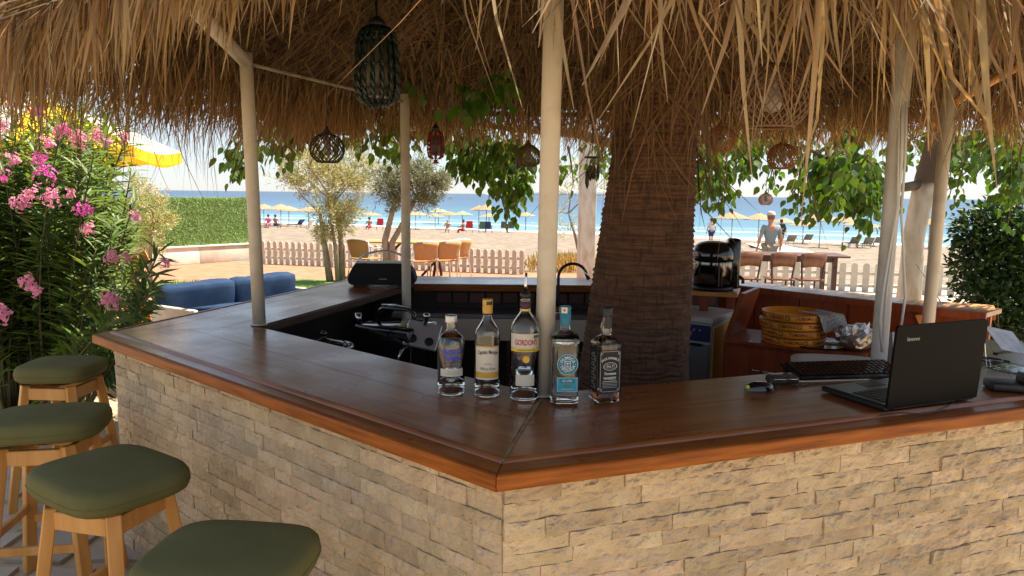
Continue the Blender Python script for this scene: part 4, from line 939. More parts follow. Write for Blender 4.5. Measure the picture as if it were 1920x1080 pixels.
# corner table top and orange woodwork at the right end
ct = thing('corner_table', 'small sunlit varnished table top with clipped corners at right end of bar', 'table', (2.86, 4.74, 0), R(-30))
M('sunny_wood', (.46, .22, .07), .5, (.55, .28, .10), ns=6, stretch=(.6, 5, 5), coat=.15)
S_ = .56
MB().prism([(a*S_, c*S_) for a, c in [(-.36, .20), (-.40, .12), (-.40, -.20), (-.32, -.27), (.33, -.27), (.40, -.20), (.40, .24), (-.30, .24)]], 'z', 1.048, 1.082).build('table_top', 'sunny_wood', ct)
MB().prism([(a*S_, c*S_) for a, c in [(-.365, .205), (-.407, .12), (-.407, -.203), (-.323, -.277), (.333, -.277), (.407, -.203), (.407, .245), (-.31, .245)]], 'z', 1.02, 1.0475).build('edge', 'wood_edge', ct)
MB().box((.03, .0, .5), (.26, .20, 1.02), bev=.004).build('pedestal', 'wood_orange', ct)
MB().beam((-.19, -.1, 1.02), (-.08, -.09, .78), .04, .05).build('bracket', 'wood_orange', ct)
MB().box((.03, -.107, .78), (.20, .012, .34), bev=.004).build('pedestal_panel', 'sunny_wood', ct)
gt = thing('orange_gate', 'orange wooden half gate leaning at the bar entrance behind the cabled post', 'gate', (2.28, 4.16, 0), R(-60))
for k in range(4): MB().box((-.21+k*.14, 0, .62), (.13, .025, .72), bev=.004).build('plank', 'wood_orange', gt)
for zz in (.35, .85): MB().box((0, .024, zz), (.56, .02, .08), bev=.003).build('rail', 'wood_orange', gt)
for s in (-.26, .26): MB().box((s, .045, .5), (.05, .02, 1.0)).build('stile', 'wood_orange', gt)
# ------------------------------------------------------------------ bar stools
def stool(label, x, y, rz, zs, seat_rz, sx=.215, sy=.185, tw=0):
    t = thing('bar_stool', label, 'stool', (x, y, 0), rz, group='green cushioned bar stools along the stone counter')
    zf = zs-.10; top = .125; bot = .20
    for (a, c) in ((-1, -1), (1, -1), (1, 1), (-1, 1)):
        b = MB(); p = 8
        b.beam((a*bot, c*bot, 0), (a*top, c*top, zf), .048, .042, bev=.004); b.build('leg', 'wood_stool', t)
    for (a, c) in ((0, -1), (1, 0), (0, 1), (-1, 0)):
        q = top+.0; b = MB()
        if c: b.box((0, c*q, zf-.045), (.21, .026, .065), bev=.003)
        else: b.box((a*q, 0, zf-.045), (.026, .21, .065), bev=.003)
        b.build('apron_rail', 'wood_stool', t)
        zz = .27 if c else .33; q = top+(bot-top)*(1-zz/zf); b = MB()
        if c: b.box((0, c*q, zz), (2*q-.045, .022, .036), bev=.003)
        else: b.box((a*q, 0, zz), (.022, 2*q-.045, .036), bev=.003)
        b.build('stretcher', 'wood_stool', t)
    MB().lathe([(.07, zf-.012), (.09, zf-.006), (.09, zf+.012), (.06, zf+.018)], 20).build('swivel_plate', 'black_plastic', t)
    b = MB(); pr = [(.70, 0), (.90, .002), (.965, .012), (1.0, .030), (1.0, .056), (.985, .070), (.945, .082), (.86, .090), (.6, .096), (.3, .098), (.001, .0985)]; n = 44; vs = []
    for s_, z in pr:
        for j in range(n):
            q = 2*math.pi*j/n; c, s2 = math.cos(q), math.sin(q); k = 1/((abs(c)**4.2+abs(s2)**4.2)**(1/4.2))
            vs.append((s_*sx*k*c, s_*sy*k*s2, z+zf+.018))
    k = len(pr); b.add(vs, [(i*n+j, i*n+(j+1) % n, (i+1)*n+(j+1) % n, (i+1)*n+j) for i in range(k-1) for j in range(n)]+[tuple(range(n))[::-1]], 0, True)
    b.build('seat', 'green_fabric', t, rz=seat_rz-rz)
    MB().tube([(.998*sx*(1/((abs(math.cos(q))**4.2+abs(math.sin(q))**4.2)**(1/4.2)))*math.cos(q), .998*sy*(1/((abs(math.cos(q))**4.2+abs(math.sin(q))**4.2)**(1/4.2)))*math.sin(q), zf+.018+.040) for q in np.linspace(0, 2*math.pi, 49)], .0028, 5, cap=False).build('piping', 'green_fabric', t, rz=seat_rz-rz)
    return t
def on_floor(px, py, z): return atz(px, py, z)
ST = []
for (px, py, zs, rz, srz, sx, sy, lb) in ((116, 690, .80, R(-2), R(4), .20, .18, 'green padded wooden bar stool farthest along the wall, by the oleander'),
    (88, 790, .80, R(10), R(14), .235, .18, 'green padded wooden bar stool second from the far end, cut by the frame'),
    (205, 893, .80, R(-14), R(-34), .245, .205, 'green bar stool with its cushion swivelled askew on the frame'),
    (430, 1050, .80, R(-8), R(-6), .22, .185, 'nearest green bar stool, only its cushion in view')):
    p = on_floor(px, py, zs-.03); ST.append(stool(lb, p.x, p.y, rz, zs, srz, sx, sy))
# dangling care tag on the third stool
# ------------------------------------------------------------------ woven pendant lamps
def lamp_mesh(m, r=.10, h=.155, strands=22, wire=.0022, key=''):
    def rad(t): return r*(.34+.66*math.sin(min(1, (t*1.02+.06))*math.pi*.62)**.9) if True else r
    ce = math.cos(math.pi*.80); prof = lambda t: (r*math.sin(math.pi*(.09+.71*t)), r*.92*(math.cos(math.pi*(.09+.71*t))-ce)); h = prof(0)[1]
    b = MB()
    for d in (-1, 1):
        for k in range(strands):
            a0 = 2*math.pi*k/strands; pts = []
            for j in range(11):
                t = j/10; rr, z = prof(t); a = a0+d*1.5*t; pts.append((rr*math.cos(a), rr*math.sin(a), z))
            b.tube(pts, wire, 4, cap=False)
    sh = b.mesh('lamp_shade', m)
    r1 = prof(1)[0]; r0 = prof(0)[0]
    rim = MB().tube([(r1*math.cos(q), r1*math.sin(q), 0) for q in np.linspace(0, 2*math.pi, 25)], .0045, 6, cap=False).mesh('rim', m)
    cap = MB().lathe([(r0+.004, h-.004), (r0*.8, h+.012), (.012, h+.022), (.008, h+.04)], 18).mesh('cap', m)
    bulb = MB().lathe([(.001, .035), (.02, .042), (.028, .065), (.02, .09), (.013, .105), (.013, .135), (.001, .137)], 14).mesh('bulb', 'bulb')
    return sh, rim, cap, bulb, h
LM = {m: lamp_mesh(m, r, h, s, wr) for m, r, h, s, wr in (('woven_dark', .100, .165, 20, .0024), ('woven_tan', .098, .170, 26, .0026), ('woven_orange', .102, .165, 26, .0028))}
def lamp(label, m, loc, zc, sc=1, cord='black_plastic', tilt=0):
    sh, rim, cap, bulb, h = LM[m]; t = thing('pendant_lamp', label, 'lamp', loc, 0, group='woven pendant lamps under the thatch'); t.scale = (sc,)*3
    if tilt: t.rotation_euler = (tilt, tilt*.6, 0)
    link('lamp_shade', sh, t); link('rim', rim, t); link('cap', cap, t); link('bulb', bulb, t)
    MB().tube([(0, 0, h+.03), (0, 0, (zc-loc[2])/sc)], .003, 6).build('cord', cord, t); return t
def L3(px, py, Y, dz=0): p = at(px, py, Y); return (p.x, p.y, p.z+dz)
lamp('dark brown woven pendant lamp hanging alone in the left opening', 'woven_dark', L3(614, 304, 4.35), 2.42, 1.0)
lamp('small tan woven pendant lamp left of the central post', 'woven_tan', L3(990, 312, 5.75), 2.55, 1.0)
lamp('large near tan woven pendant lamp behind hanging fronds right of the trunk', 'woven_tan', L3(1445, 238, 2.15), 2.5, 1.08)
lamp('orange lit woven pendant lamp low under the right far eave', 'woven_orange', L3(1466, 316, 5.15), 2.5, 1.0)
lamp('dark tan woven lamp half hidden in the orange thatch right of trunk', 'woven_orange', L3(1350, 284, 5.9), 2.55, 1.15)
t = lamp('tiny pale woven ball lamp hanging among mulberry leaves over the sea', 'woven_orange', L3(1435, 384, 8.6), 2.35, .78); t['group'] = 'woven pendant lamps under the thatch'
# lantern shaped rope hangings
def lantern(label, loc, m, r, h, n, cap='black_plastic', tail=True):
    t = thing('rope_lantern', label, 'lantern', loc, R(10)); prof = [(.45, 1.0), (.80, .93), (.92, .8), (1.0, .5), (1.02, .25), (.9, .08), (.5, 0)]
    for k in range(n):
        a = 2*math.pi*k/n; pts = [(r*p*math.cos(a), r*p*math.sin(a), h*z) for p, z in prof]; b = MB()
        dense = [Vector(pts[i]).lerp(Vector(pts[i+1]), f) for i in range(len(pts)-1) for f in (0, .25, .5, .75)]+[Vector(pts[-1])]
        for ph in (0, math.pi): b.tube([p+Vector((math.cos(i*1.3+ph)*.10*r*.6, math.sin(i*1.3+ph)*.10*r*.6, 0)) for i, p in enumerate(dense)], r*.085, 5)
        b.build('rope', m, t)
    for p, z in ((.92, .82), (1.02, .5), (.98, .2)): MB().tube([(r*p*math.cos(q), r*p*math.sin(q), h*z) for q in np.linspace(0, 6.283, 19)], r*.05, 5, cap=False).build('hoop', m, t)
    MB().lathe([(r*.60, h*.12), (r*.62, h*.5), (r*.5, h*.84)], 10).build('inner_glass', 'tile_pane', t)
    MB().tube([(0, 0, h*.95), (0, 0, h+.12)], .006, 6).build('hook_cord', cap, t)
    MB().lathe([(r*.5, h), (r*.4, h+.03), (.01, h+.05)], 12).build('cap', cap, t)
    if tail: MB().lathe([(.002, -h*.02), (r*.30, -h*.04), (r*.22, -h*.08), (r*.5, -h*.16), (r*.2, -h*.17)], 10).build('tassel', m, t)
    return t
lantern('tall dark green rope lantern hanging under the front thatch', L3(708, 198, 3.6), 'bead_green', .095, .36, 14, tail=False)
lantern('dark red rope lantern with knotted tail hanging over the sea view', L3(817, 298, 6.0), 'bead_red', .062, .22, 8)
ch = thing('wind_chime', 'dark shell wind chime hanging left of the palm trunk', 'wind chime', L3(1110, 295, 5.3))
MB().tube([(0, 0, 0), (0, 0, .38)], .003, 5).build('cord', 'black_plastic', ch); MB().tube([(.05*math.cos(q), .05*math.sin(q), 0) for q in np.linspace(0, 6.283, 13)], .006, 5, cap=False).build('ring', 'woven_dark', ch)
for k in range(9):
    a = k*2.4; rr = .02+.03*(k % 3)/2; l = .10+.16*random.random()
    b = MB().tube([(rr*math.cos(a), rr*math.sin(a), 0), (rr*math.cos(a), rr*math.sin(a), -l*.35)], .0015, 4)
    b.lathe([(.002, -l), (.012, -l*.85), (.010, -l*.5), (.002, -l*.35)], 6, (rr*math.cos(a), rr*math.sin(a), 0)); b.build('shell_string', 'shell_dark', ch)
# ------------------------------------------------------------------ garden wall, hedge panel, fences
def wall_pt(px, py, z): p = atz(px, py, z); return p
W0, W1 = Vector((-8.9, 16.4, 0)), Vector((-6.72, 19.2, 0))
wd_ = (W1-W0); wl = wd_.length; wa = math.atan2(wd_.y, wd_.x)
gw = thing('garden_wall', 'low plastered garden wall, white at one end, carrying the green hedge screen', 'wall', tuple(W0), wa)
MB().box((1.0, 0, .2), (2.0, .2, .40), bev=.006).build('white_section', 'plaster_white', gw); MB().box((2.0+(wl-2)/2+.002, 0, .2), (wl-2-.004, .2, .40), bev=.006).build('beige_section', 'plaster', gw)
MB().box((wl/2, 0, .42), (wl+.06, .26, .04), bev=.006).build('coping', 'plaster_white', gw)
hp = thing('hedge_screen', 'bright green artificial grass hedge screen standing on the low wall', 'hedge screen', (W0.x, W0.y, .441), wa)
MB().box((wl/2-.9, .0, .58), (wl+1.8, .05, 1.15)).build('backing', 'hedge_panel', hp)
n = 26000; u = rng.uniform(-1.8, wl, n); z = rng.uniform(0, 1.17, n); pos = np.stack([u, np.full(n, -.027), z], 1)
f = np.stack([rng.normal(0, .6, n), -np.abs(rng.normal(.75, .3, n)), rng.normal(-.15, .6, n)], 1); up = rng.normal(0, 1, (n, 3)); fr = orient(pos, f, up, rng.uniform(.035, .07, n))
V, T = scatter([(0, -.07, 0), (0, .07, 0), (.6, .06, .03), (1, 0, 0), (.6, -.06, .03)], np.array([(0, 1, 2), (0, 2, 4), (4, 2, 3)]), pos, fr)
tag(link('grass_blades', npmesh('grass_blades', V, T, 'hedge_blade'), hp), kind='stuff')
def picket_fence(label, a, b_, spacing, pw, h, z0, z1):
    a, b_ = Vector(a), Vector(b_); L_ = (b_-a).length; ang = math.atan2(b_.y-a.y, b_.x-a.x)
    t = thing('picket_fence', label, 'fence', (a.x, a.y, z0), ang); sl_ = (z1-z0)/L_
    pk = MB().prism([(-pw/2, 0), (pw/2, 0), (pw/2, h-pw*.5)]+[(pw/2*math.cos(q), h-pw*.5+pw*.5*math.sin(q)) for q in np.linspace(.4, math.pi-.4, 5)]+[(-pw/2, h-pw*.5)], 'y', -.012, .012).mesh('picket', 'picket_paint')
    n = int(L_/spacing)
    for k in range(n+1): link('picket', pk, t, (k*spacing, -.02, k*spacing*sl_))
    for zz in (.16, h*.66): MB().beam((0, .012, zz), (L_, .012, zz+z1-z0), .03, .055).build('rail', 'picket_paint', t)
    return t
picket_fence('low white picket fence across the garden edge left of the trunk', (-6.1, 18.1, 0), (.22, 16.35, 0), .168, .10, .56, -.0, -.03)
picket_fence('low picket fence on the right in shade in front of the sand', (3.6, 15.0, 0), (9.4, 13.1, 0), .205, .115, .60, -.1, -.02)
# white pillar
pl = thing('white_pillar', 'weathered cream square pillar seen between the post and the trunk', 'pillar', (1.385, 13.9, 0), R(8))
MB().box((0, 0, 1.55), (.29, .26, 3.1), bev=.012).build('shaft', 'whitewash', pl); MB().box((0, 0, .06), (.36, .33, .12), bev=.01).build('base', 'plaster', pl)
# ------------------------------------------------------------------ garden furniture on the left
def rattan_chair(label, x, y, rz):
    t = thing('rattan_chair', label, 'chair', (x, y, 0), rz, group='rattan cafe chairs round the wooden table')
    for s in (-1, 1):
        MB().tube([(s*.25, .24, 0), (s*.24, .20, .42), (s*.24, .19, .46)], .012, 6).build('leg', 'alu', t)
        MB().tube([(s*.26, -.30, 0), (s*.24, -.20, .40), (s*.24, -.26, .80)], .012, 6).build('leg', 'alu', t)
        MB().tube([(s*.24, .20, .44), (s*.27, .22, .60), (s*.28, .10, .66), (s*.28, -.15, .66), (s*.24, -.26, .74)], .012, 6).build('armrest', 'alu', t)
    MB().box((0, 0, .44), (.46, .44, .03), bev=.008).build('seat', 'rattan', t)
    b = MB(); vs = []; nx_, nz_ = 8, 5
    for j in range(nz_+1):
        for i in range(nx_+1):
            u = i/nx_*2-1; v = j/nz_; vs.append((u*(.20+.06*v), -.215-.07*v-.05*(1-u*u), .47+.36*v-.03*u*u*v))
    o = len(vs); vs += [(a, c-.016, d) for a, c, d in vs]; st_ = nx_+1
    fs = [(j*st_+i, j*st_+i+1, (j+1)*st_+i+1, (j+1)*st_+i) for j in range(nz_) for i in range(nx_)]; fs += [tuple(o+k for k in q) for q in fs]
    ring = list(range(st_))+[j*st_+nx_ for j in range(1, nz_+1)]+[nz_*st_+i for i in range(nx_-1, -1, -1)]+[j*st_ for j in range(nz_-1, 0, -1)]; m = len(ring)
    fs += [(ring[k], ring[(k+1) % m], o+ring[(k+1) % m], o+ring[k]) for k in range(m)]
    b.add(vs, fs, 0, True); b.build('backrest', 'rattan', t)
    MB().tube([(-.26, -.285, .80)]+[(.26*u, -.29-.05*(1-u*u), .84-.03*u*u) for u in (-.8, -.4, 0, .4, .8)]+[(.26, -.285, .80)], .013, 6).build('back_rail', 'alu', t); return t
for a in (('rattan cafe chair at the left end of the wooden table', -2.95, 14.9, R(-25)), ('rattan cafe chair nearest the thin cream post, turned away', -1.78, 14.5, R(24)),
          ('rattan cafe chair at the right end, in front of the fence', -1.38, 14.75, R(30)), ('rattan cafe chair rearmost at the right end of the table', -1.22, 15.3, R(38))): rattan_chair(*a)
gt_ = thing('garden_table', 'long wooden garden table on dark crossed legs before the picket fence', 'table', (-2.15, 15.55, 0), R(-4))
for k in range(5): MB().box((0, -.34+.17*k, .745), (1.95, .163, .035), bev=.004).build('plank', 'wood_orange', gt_)
for s in (-.55, .55):
    MB().beam((s-.0, -.34, .02), (s-.0, .34, .72), .05, .06).build('leg', 'wood_dark', gt_); MB().beam((s+.055, .34, .02), (s+.055, -.34, .72), .05, .06).build('leg', 'wood_dark', gt_)
    MB().beam((s-.32, .06, .02), (s+.34, .06, .72), .05, .05).build('brace', 'wood_dark', gt_)
# blue outdoor sofa
S0, S1 = Vector((-3.62, 7.45, 0)), Vector((-2.72, 8.95, 0)); sd = (S1-S0); sa = math.atan2(sd.y, sd.x); slen = sd.length
sf = thing('garden_sofa', 'blue cushioned garden sofa with pale frame beyond the left counter wing', 'sofa', tuple(S0), sa)
def pillow(c, d, m, name, par, rot=None, wr=.012):
    bm = bmesh.new(); bmesh.ops.create_cube(bm, size=1); bmesh.ops.subdivide_edges(bm, edges=bm.edges, cuts=7, use_grid_fill=True)
    for v in bm.verts:
        q = v.co*2; q = Vector([math.copysign(abs(k)**1.0, k) for k in q]); s_ = max(abs(q.x), abs(q.y), abs(q.z)); l = (abs(q.x)**14+abs(q.y)**14+abs(q.z)**14)**(1/14); q = q*(s_/l)
        v.co = Vector((q.x*d[0]/2, q.y*d[1]/2, q.z*d[2]/2)); w_ = wr*noise.noise((v.co.x*14, v.co.y*4, v.co.z*3+d[0])); v.co += q.normalized()*w_
    if rot is not None: bmesh.ops.rotate(bm, verts=bm.verts, matrix=rot)
    bmesh.ops.translate(bm, vec=c, verts=bm.verts); me = bpy.data.meshes.new(name); bm.to_mesh(me); bm.free(); me.materials.append(MT[m])
    for p in me.polygons: p.use_smooth = True
    return link(name, me, par)
MB().box((slen/2, -.32, .18), (slen, .78, .12), bev=.01).build('frame', 'grey_paint', sf)
MB().box((slen/2, .04, .42), (slen, .05, .62), bev=.01).build('back_frame', 'grey_paint', sf)
for k in range(2): pillow((slen*(.25+.5*k), -.38, .33), (slen/2-.01, .66, .17), 'blue_fabric', 'seat_cushion', sf, None, .004)
for k in range(2): pillow((slen*(.25+.5*k), -.02, .545), (slen/2-.001, .17, .50), 'blue_fabric', 'back_cushion', sf, Matrix.Rotation(R(10), 3, 'X'), .03)
pillow((.46, -.36, .50), (.46, .40, .15), 'blue_fabric', 'loose_cushion', sf, Matrix.Rotation(R(-8), 3, 'X'))
for s in (-.03, slen+.03):
    MB().box((s, -.3, .36), (.06, .75, .5), bev=.02).build('arm', 'grey_paint', sf)
for a in (.05, slen-.05):
    for c in (-.66, .0): MB().box((a, c, .06), (.05, .05, .12)).build('leg', 'grey_paint', sf)
# orange carved wooden swing seat half hidden by the oleander
sw = thing('carved_bench', 'orange wooden bench end with curved scroll arms half hidden by the oleander', 'bench', (-3.32, 6.3, 0), R(20))
sc_ = [(-.05, 0), (.05, 0), (.07, .35), (.13, .52), (.10, .70), (.03, .82), (.05, .98), (.14, 1.10), (.10, 1.20), (.0, 1.16), (-.06, 1.02), (-.06, .82), (.01, .66), (.02, .54), (-.05, .36)]
for yy in (0, .55): MB().prism(sc_, 'y', yy, yy+.05).build('scroll_board', 'wood_orange', sw)
for k in range(3): MB().box((-.16-.02*k, .30, .45+.19*k), (.03, .6, .12), bev=.004).build('back_board', 'wood_orange', sw)
for k in range(3): MB().box((-.02-.0*k+.09*k-.09, .30, .40), (.08, .6, .03), bev=.004).build('seat_board', 'wood_orange', sw)
MB().box((-.22, .02, .55), (.07, .06, 1.1), bev=.004).build('post', 'wood_orange', sw); MB().box((-.22, .58, .55), (.07, .06, 1.1), bev=.004).build('post', 'wood_orange', sw)
# yellow and white parasols
def parasol(label, x, y, zt, r, drop, phase, n=8):
    t = thing('garden_parasol', label, 'parasol', (x, y, 0), 0); A = Vector((0, 0, zt))
    for k in range(n):
        a0, a1 = phase+2*math.pi*k/n, phase+2*math.pi*(k+1)/n; b = MB(); vs = []; g = 5
        for j in range(g+1):
            for i in range(g+1):
                rr = r*j/g; a = a0+(a1-a0)*i/g; sag = math.cos((i/g-.5)*math.pi)*.055*(j/g); chord = math.cos(math.pi/n)/math.cos((i/g-.5)*2*math.pi/n)
                vs.append((rr*chord*math.cos(a), rr*chord*math.sin(a), zt-drop*(j/g)**1.12-sag))
        st_ = g+1; b.add(vs, [(j*st_+i, j*st_+i+1, (j+1)*st_+i+1, (j+1)*st_+i) for j in range(g) for i in range(g)], 0, True)
        p = b.build('canopy_panel', ('white_cloth', 'yellow_cloth')[k % 2], t)
        e = vs[-st_:]; MB().add(e+[(q[0]*1.005, q[1]*1.005, q[2]-.13) for q in e], [(i, i+1, st_+i+1, st_+i) for i in range(g)], 0, True).build('valance', 'yellow_cloth', p)
        MB().tube([(0, 0, zt-.03), (r*math.cos(a0)*.98, r*math.sin(a0)*.98, zt-drop-.02)], .010, 5).build('rib', 'pole_white', t)
    MB().tube([(0, 0, .06), (0, 0, zt+.08)], .026, 10).build('pole', 'pole_white', t); MB().lathe([(.28, 0), (.28, .05), (.05, .07), (.04, .2)], 20).build('base', 'plaster', t)
parasol('yellow and white panelled parasol behind the oleander, tip pointing at the sea', -5.68, 9.0, 2.86, 1.55, .62, R(-22.5))
parasol('yellow parasol at the frame edge, mostly hidden behind oleander and thatch', -8.35, 11.2, 3.38, 1.55, .55, R(10))
# dark long table and chairs on the right
dt = thing('dark_table', 'long dark wood table in front of the beach right of the urn', 'table', (4.62, 13.0, 0), R(-5))
for k in range(4): MB().box((0, -.30+.2*k, .765), (2.3, .195, .035), bev=.004).build('plank', 'wood_dark', dt)
for s in (-1.0, 1.0):
    for c in (-.30, .30): MB().box((s*.93, c, .375), (.07, .07, .745)).build('leg', 'wood_dark', dt)
for c in (-.30, .30): MB().box((0, c, .70), (1.9, .03, .08)).build('apron', 'wood_dark', dt)
def wood_chair(label, x, y, rz):
    t = thing('wooden_chair', label, 'chair', (x, y, 0), rz, group='wooden chairs at the long dark table')
    b = MB(); nx_ = 8; vs = []
    for dy in (0, .018):
        for v in (0, 1):
            for i in range(nx_+1):
                u = i/nx_*2-1; vs.append((u*(.185+.02*v), -.19-.045*v-.035*(1-u*u)+dy, .64+(.23 if v else 0)+(.025*(1-u*u) if v else .03*(1-u*u))))
    st_ = nx_+1; A = lambda d, v, i: (d*2+v)*st_+i
    fs = []
    for i in range(nx_): fs += [(A(0, 0, i), A(0, 0, i+1), A(0, 1, i+1), A(0, 1, i)), (A(1, 0, i), A(1, 1, i), A(1, 1, i+1), A(1, 0, i+1)), (A(0, 1, i), A(0, 1, i+1), A(1, 1, i+1), A(1, 1, i)), (A(0, 0, i), A(1, 0, i), A(1, 0, i+1), A(0, 0, i+1))]
    fs += [(A(0, 0, 0), A(0, 1, 0), A(1, 1, 0), A(1, 0, 0)), (A(0, 0, nx_), A(1, 0, nx_), A(1, 1, nx_), A(0, 1, nx_))]
    b.add(vs, fs, 0, True); M_ = 'chair_wood'
    b.build('backrest', M_, t); MB().box((0, .0, .45), (.40, .40, .03), bev=.006).build('seat', M_, t)
    for s in (-1, 1):
        MB().tube([(s*.15, -.24, 0), (s*.15, -.17, .44), (s*.19, -.21, .82)], .016, 6).build('leg', 'wood_dark', t); MB().tube([(s*.17, .2, 0), (s*.165, .16, .44)], .016, 6).build('leg', 'wood_dark', t)
    return t
M('chair_wood', (.11, .038, .013), .4, (.17, .062, .022), ns=7, stretch=(4, 1, 1), coat=.2)
for lb, px, yy, rz in (('wooden chair nearest the urn at the long dark table', 1398, 12.0, R(0)), ('middle one of the three wooden chairs at the dark table', 1462, 11.95, R(-4)), ('wooden chair nearest the table leg of the long dark table', 1517, 11.9, R(-3))):
    p = at(px, 490, yy); wood_chair(lb, p.x, yy, rz)
# ------------------------------------------------------------------ beach umbrellas
def umb_mesh(m, ribs=20, r=1.25, h=.62):
    b = MB(); prof = [(.001, h), (.05, h-.01), (.30, h*.74), (.65, h*.46), (1.0, h*.17), (r, 0)]; n = ribs*2; vs = []
    for j, (rr, z) in enumerate(prof):
        for i in range(n): k = 1 if i % 2 else .985; vs.append((rr*k*math.cos(math.pi*i/ribs), rr*k*math.sin(math.pi*i/ribs), z-(0 if i % 2 else .028*min(1, rr))-(.05*random.random() if j == len(prof)-1 else 0)))
    b.add(vs, [(j*n+i, j*n+(i+1) % n, (j+1)*n+(i+1) % n, (j+1)*n+i) for j in range(len(prof)-1) for i in range(n)])
    o = [(a*.97, c*.97, z-.035) for a, c, z in vs]; b.add(o, [(j*n+i, (j+1)*n+i, (j+1)*n+(i+1) % n, j*n+(i+1) % n) for j in range(len(prof)-1) for i in range(n)])
    b.lathe([(.05, h-.01), (.06, h+.04), (.03, h+.10), (.001, h+.11)], 10)
    me = b.mesh('canopy', m); return me
UM = {m: umb_mesh(m) for m in ('straw', 'straw_green')}
pole_me = {m: MB().tube([(0, 0, -.3), (0, 0, 1.95)], .035, 8).mesh('pole', m) for m in ('pole_white', 'pole_dark')}
def umbrella(label, px, ptop, Y, m='straw', pm='pole_white', sc=1.0, tilt=0):
    p = at(px, ptop, Y); zg = beach_z(p.x, p.y); k = (p.z-zg)/2.62
    t = thing('beach_umbrella', label, 'umbrella', (p.x, p.y, zg), random.random()*6, group='straw umbrellas on the beach')
    c = link('canopy', UM[m], t, (0, 0, 2.0*k)); c.scale = (sc, sc, .9*sc*min(1, k)); q = link('pole', pole_me[pm], t); q.scale = (1, 1, k)
    if tilt: t.rotation_euler[1] = tilt
    return t
for a in (('straw beach umbrella cut by the left cream post', 494, 381, 70), ('orange tinted straw umbrella above the two seated bathers', 526, 381, 66), ('straw umbrella overlapping behind the orange tinted one', 541, 385, 72),
    ('straw umbrella peeking left of the first olive tree', 578, 386, 70, 'straw', 'pole_dark'), ('pale straw umbrella between the two olive trees above red chairs', 694, 396, 80),
    ('straw umbrella just right of the thin cream post', 779, 394, 74), ('straw umbrella with white pole left of the bald seated bather', 816, 398, 78, 'straw', 'pole_white', .85), ('straw umbrella directly above the bald seated bather', 842, 394, 76, 'straw', 'pole_white', .9),
    ('greenish straw umbrella right behind the one over the bald bather', 867, 394, 86, 'straw_green', 'pole_dark'), ('greenish straw umbrella touching the second olive crown', 822, 388, 92, 'straw_green', 'pole_dark'),
    ('tallest straw umbrella in the middle of the open sea view', 912, 380, 74, 'straw', 'pole_dark', 1.0), ('straw umbrella partly behind the tallest one', 898, 382, 84, 'straw', 'pole_dark', .9), ('lower straw umbrella below the tallest one', 917, 398, 80, 'straw', 'pole_dark', .9),
    ('straw umbrella just right of the hanging leaf spray', 986, 395, 78, 'straw', 'pole_dark', .85),
    ('wide straw umbrella left of the man in the cap', 1374, 393, 50, 'straw', 'pole_white', .92), ('straw umbrella right behind the man in the cap', 1424, 396, 54, 'straw', 'pole_white', .9), ('small straw umbrella behind the backpack wearer', 1470, 405, 62, 'straw', 'pole_white', .85),
    ('low straw umbrella above the first grey loungers', 1507, 411, 57, 'straw', 'pole_white', .85), ('widest right straw umbrella with tall white pole', 1540, 396, 48, 'straw', 'pole_white', 1.05), ('straw umbrella behind the widest right one', 1584, 401, 54, 'straw', 'pole_white', .95),
    ('straw umbrella with bright pole under the drooping mulberry leaves', 1612, 408, 50, 'straw', 'pole_white', .8), ('small straw umbrella at the end of the right row', 1634, 415, 56, 'straw', 'pole_white', .75), ('straw umbrella seen between the mulberry trunk and the peach post', 1745, 405, 52, 'straw', 'pole_white', .85)): umbrella(*a)
# ------------------------------------------------------------------ folding chairs and loungers on the beach
def beach_chair(label, px, py, Y, m, rz):
    p = at(px, py, Y); z = beach_z(p.x, p.y); t = thing('beach_chair', label, 'chair', (p.x, p.y, z), rz, group='fabric folding chairs on the beach')
    MB().box((0, 0, .42), (.52, .48, .03)).build('seat', m, t); MB().box((0, -.27, .73), (.54, .04, .62), Matrix.Rotation(R(12), 3, 'X'), bev=.01).build('backrest', m, t)
    for s in (-1, 1):
        MB().beam((s*.28, -.25, 0), (s*.28, .22, .62), .025, .025).build('leg', 'pole_dark', t); MB().beam((s*.28, .25, 0), (s*.28, -.28, .8), .025, .025).build('leg', 'pole_dark', t); MB().box((s*.29, .0, .63), (.05, .5, .025)).build('armrest', 'pole_dark', t)
    return t
for a in (('red folding beach chair left of the dark olive trunk', 712, 415, 66, 'red_cloth', R(20)), ('bright red folding beach chair left of the tallest umbrella', 880, 420, 64, 'red_cloth', R(6)), ('green folding beach chair under the tallest straw umbrella', 904, 421, 64, 'green_cloth', R(12)),
          ('dark folding beach chair with towel right beside the green one', 916, 423, 64, 'navy_cloth', R(-10)), ('grey green beach chair, left one of the empty pair', 945, 427, 70, 'olive_cloth', R(0)), ('grey green beach chair, right one of the empty pair', 958, 427, 70, 'olive_cloth', R(0))): beach_chair(*a)
def lounger(label, px, py, Y, m, rz):
    p = at(px, py, Y); z = beach_z(p.x, p.y); t = thing('sun_lounger', label, 'lounger', (p.x, p.y, z), rz, group='loungers on the beach')
    MB().box((0, .45, .30), (.62, 1.2, .05), bev=.01).build('bed', m, t); MB().box((0, -.40, .52), (.62, .62, .05), Matrix.Rotation(R(-48), 3, 'X'), bev=.01).build('backrest', m, t)
    for s in (-1, 1):
        for c in (-.1, .95): MB().box((s*.28, c, .14), (.05, .05, .28)).build('leg', 'pole_white', t)
    return t
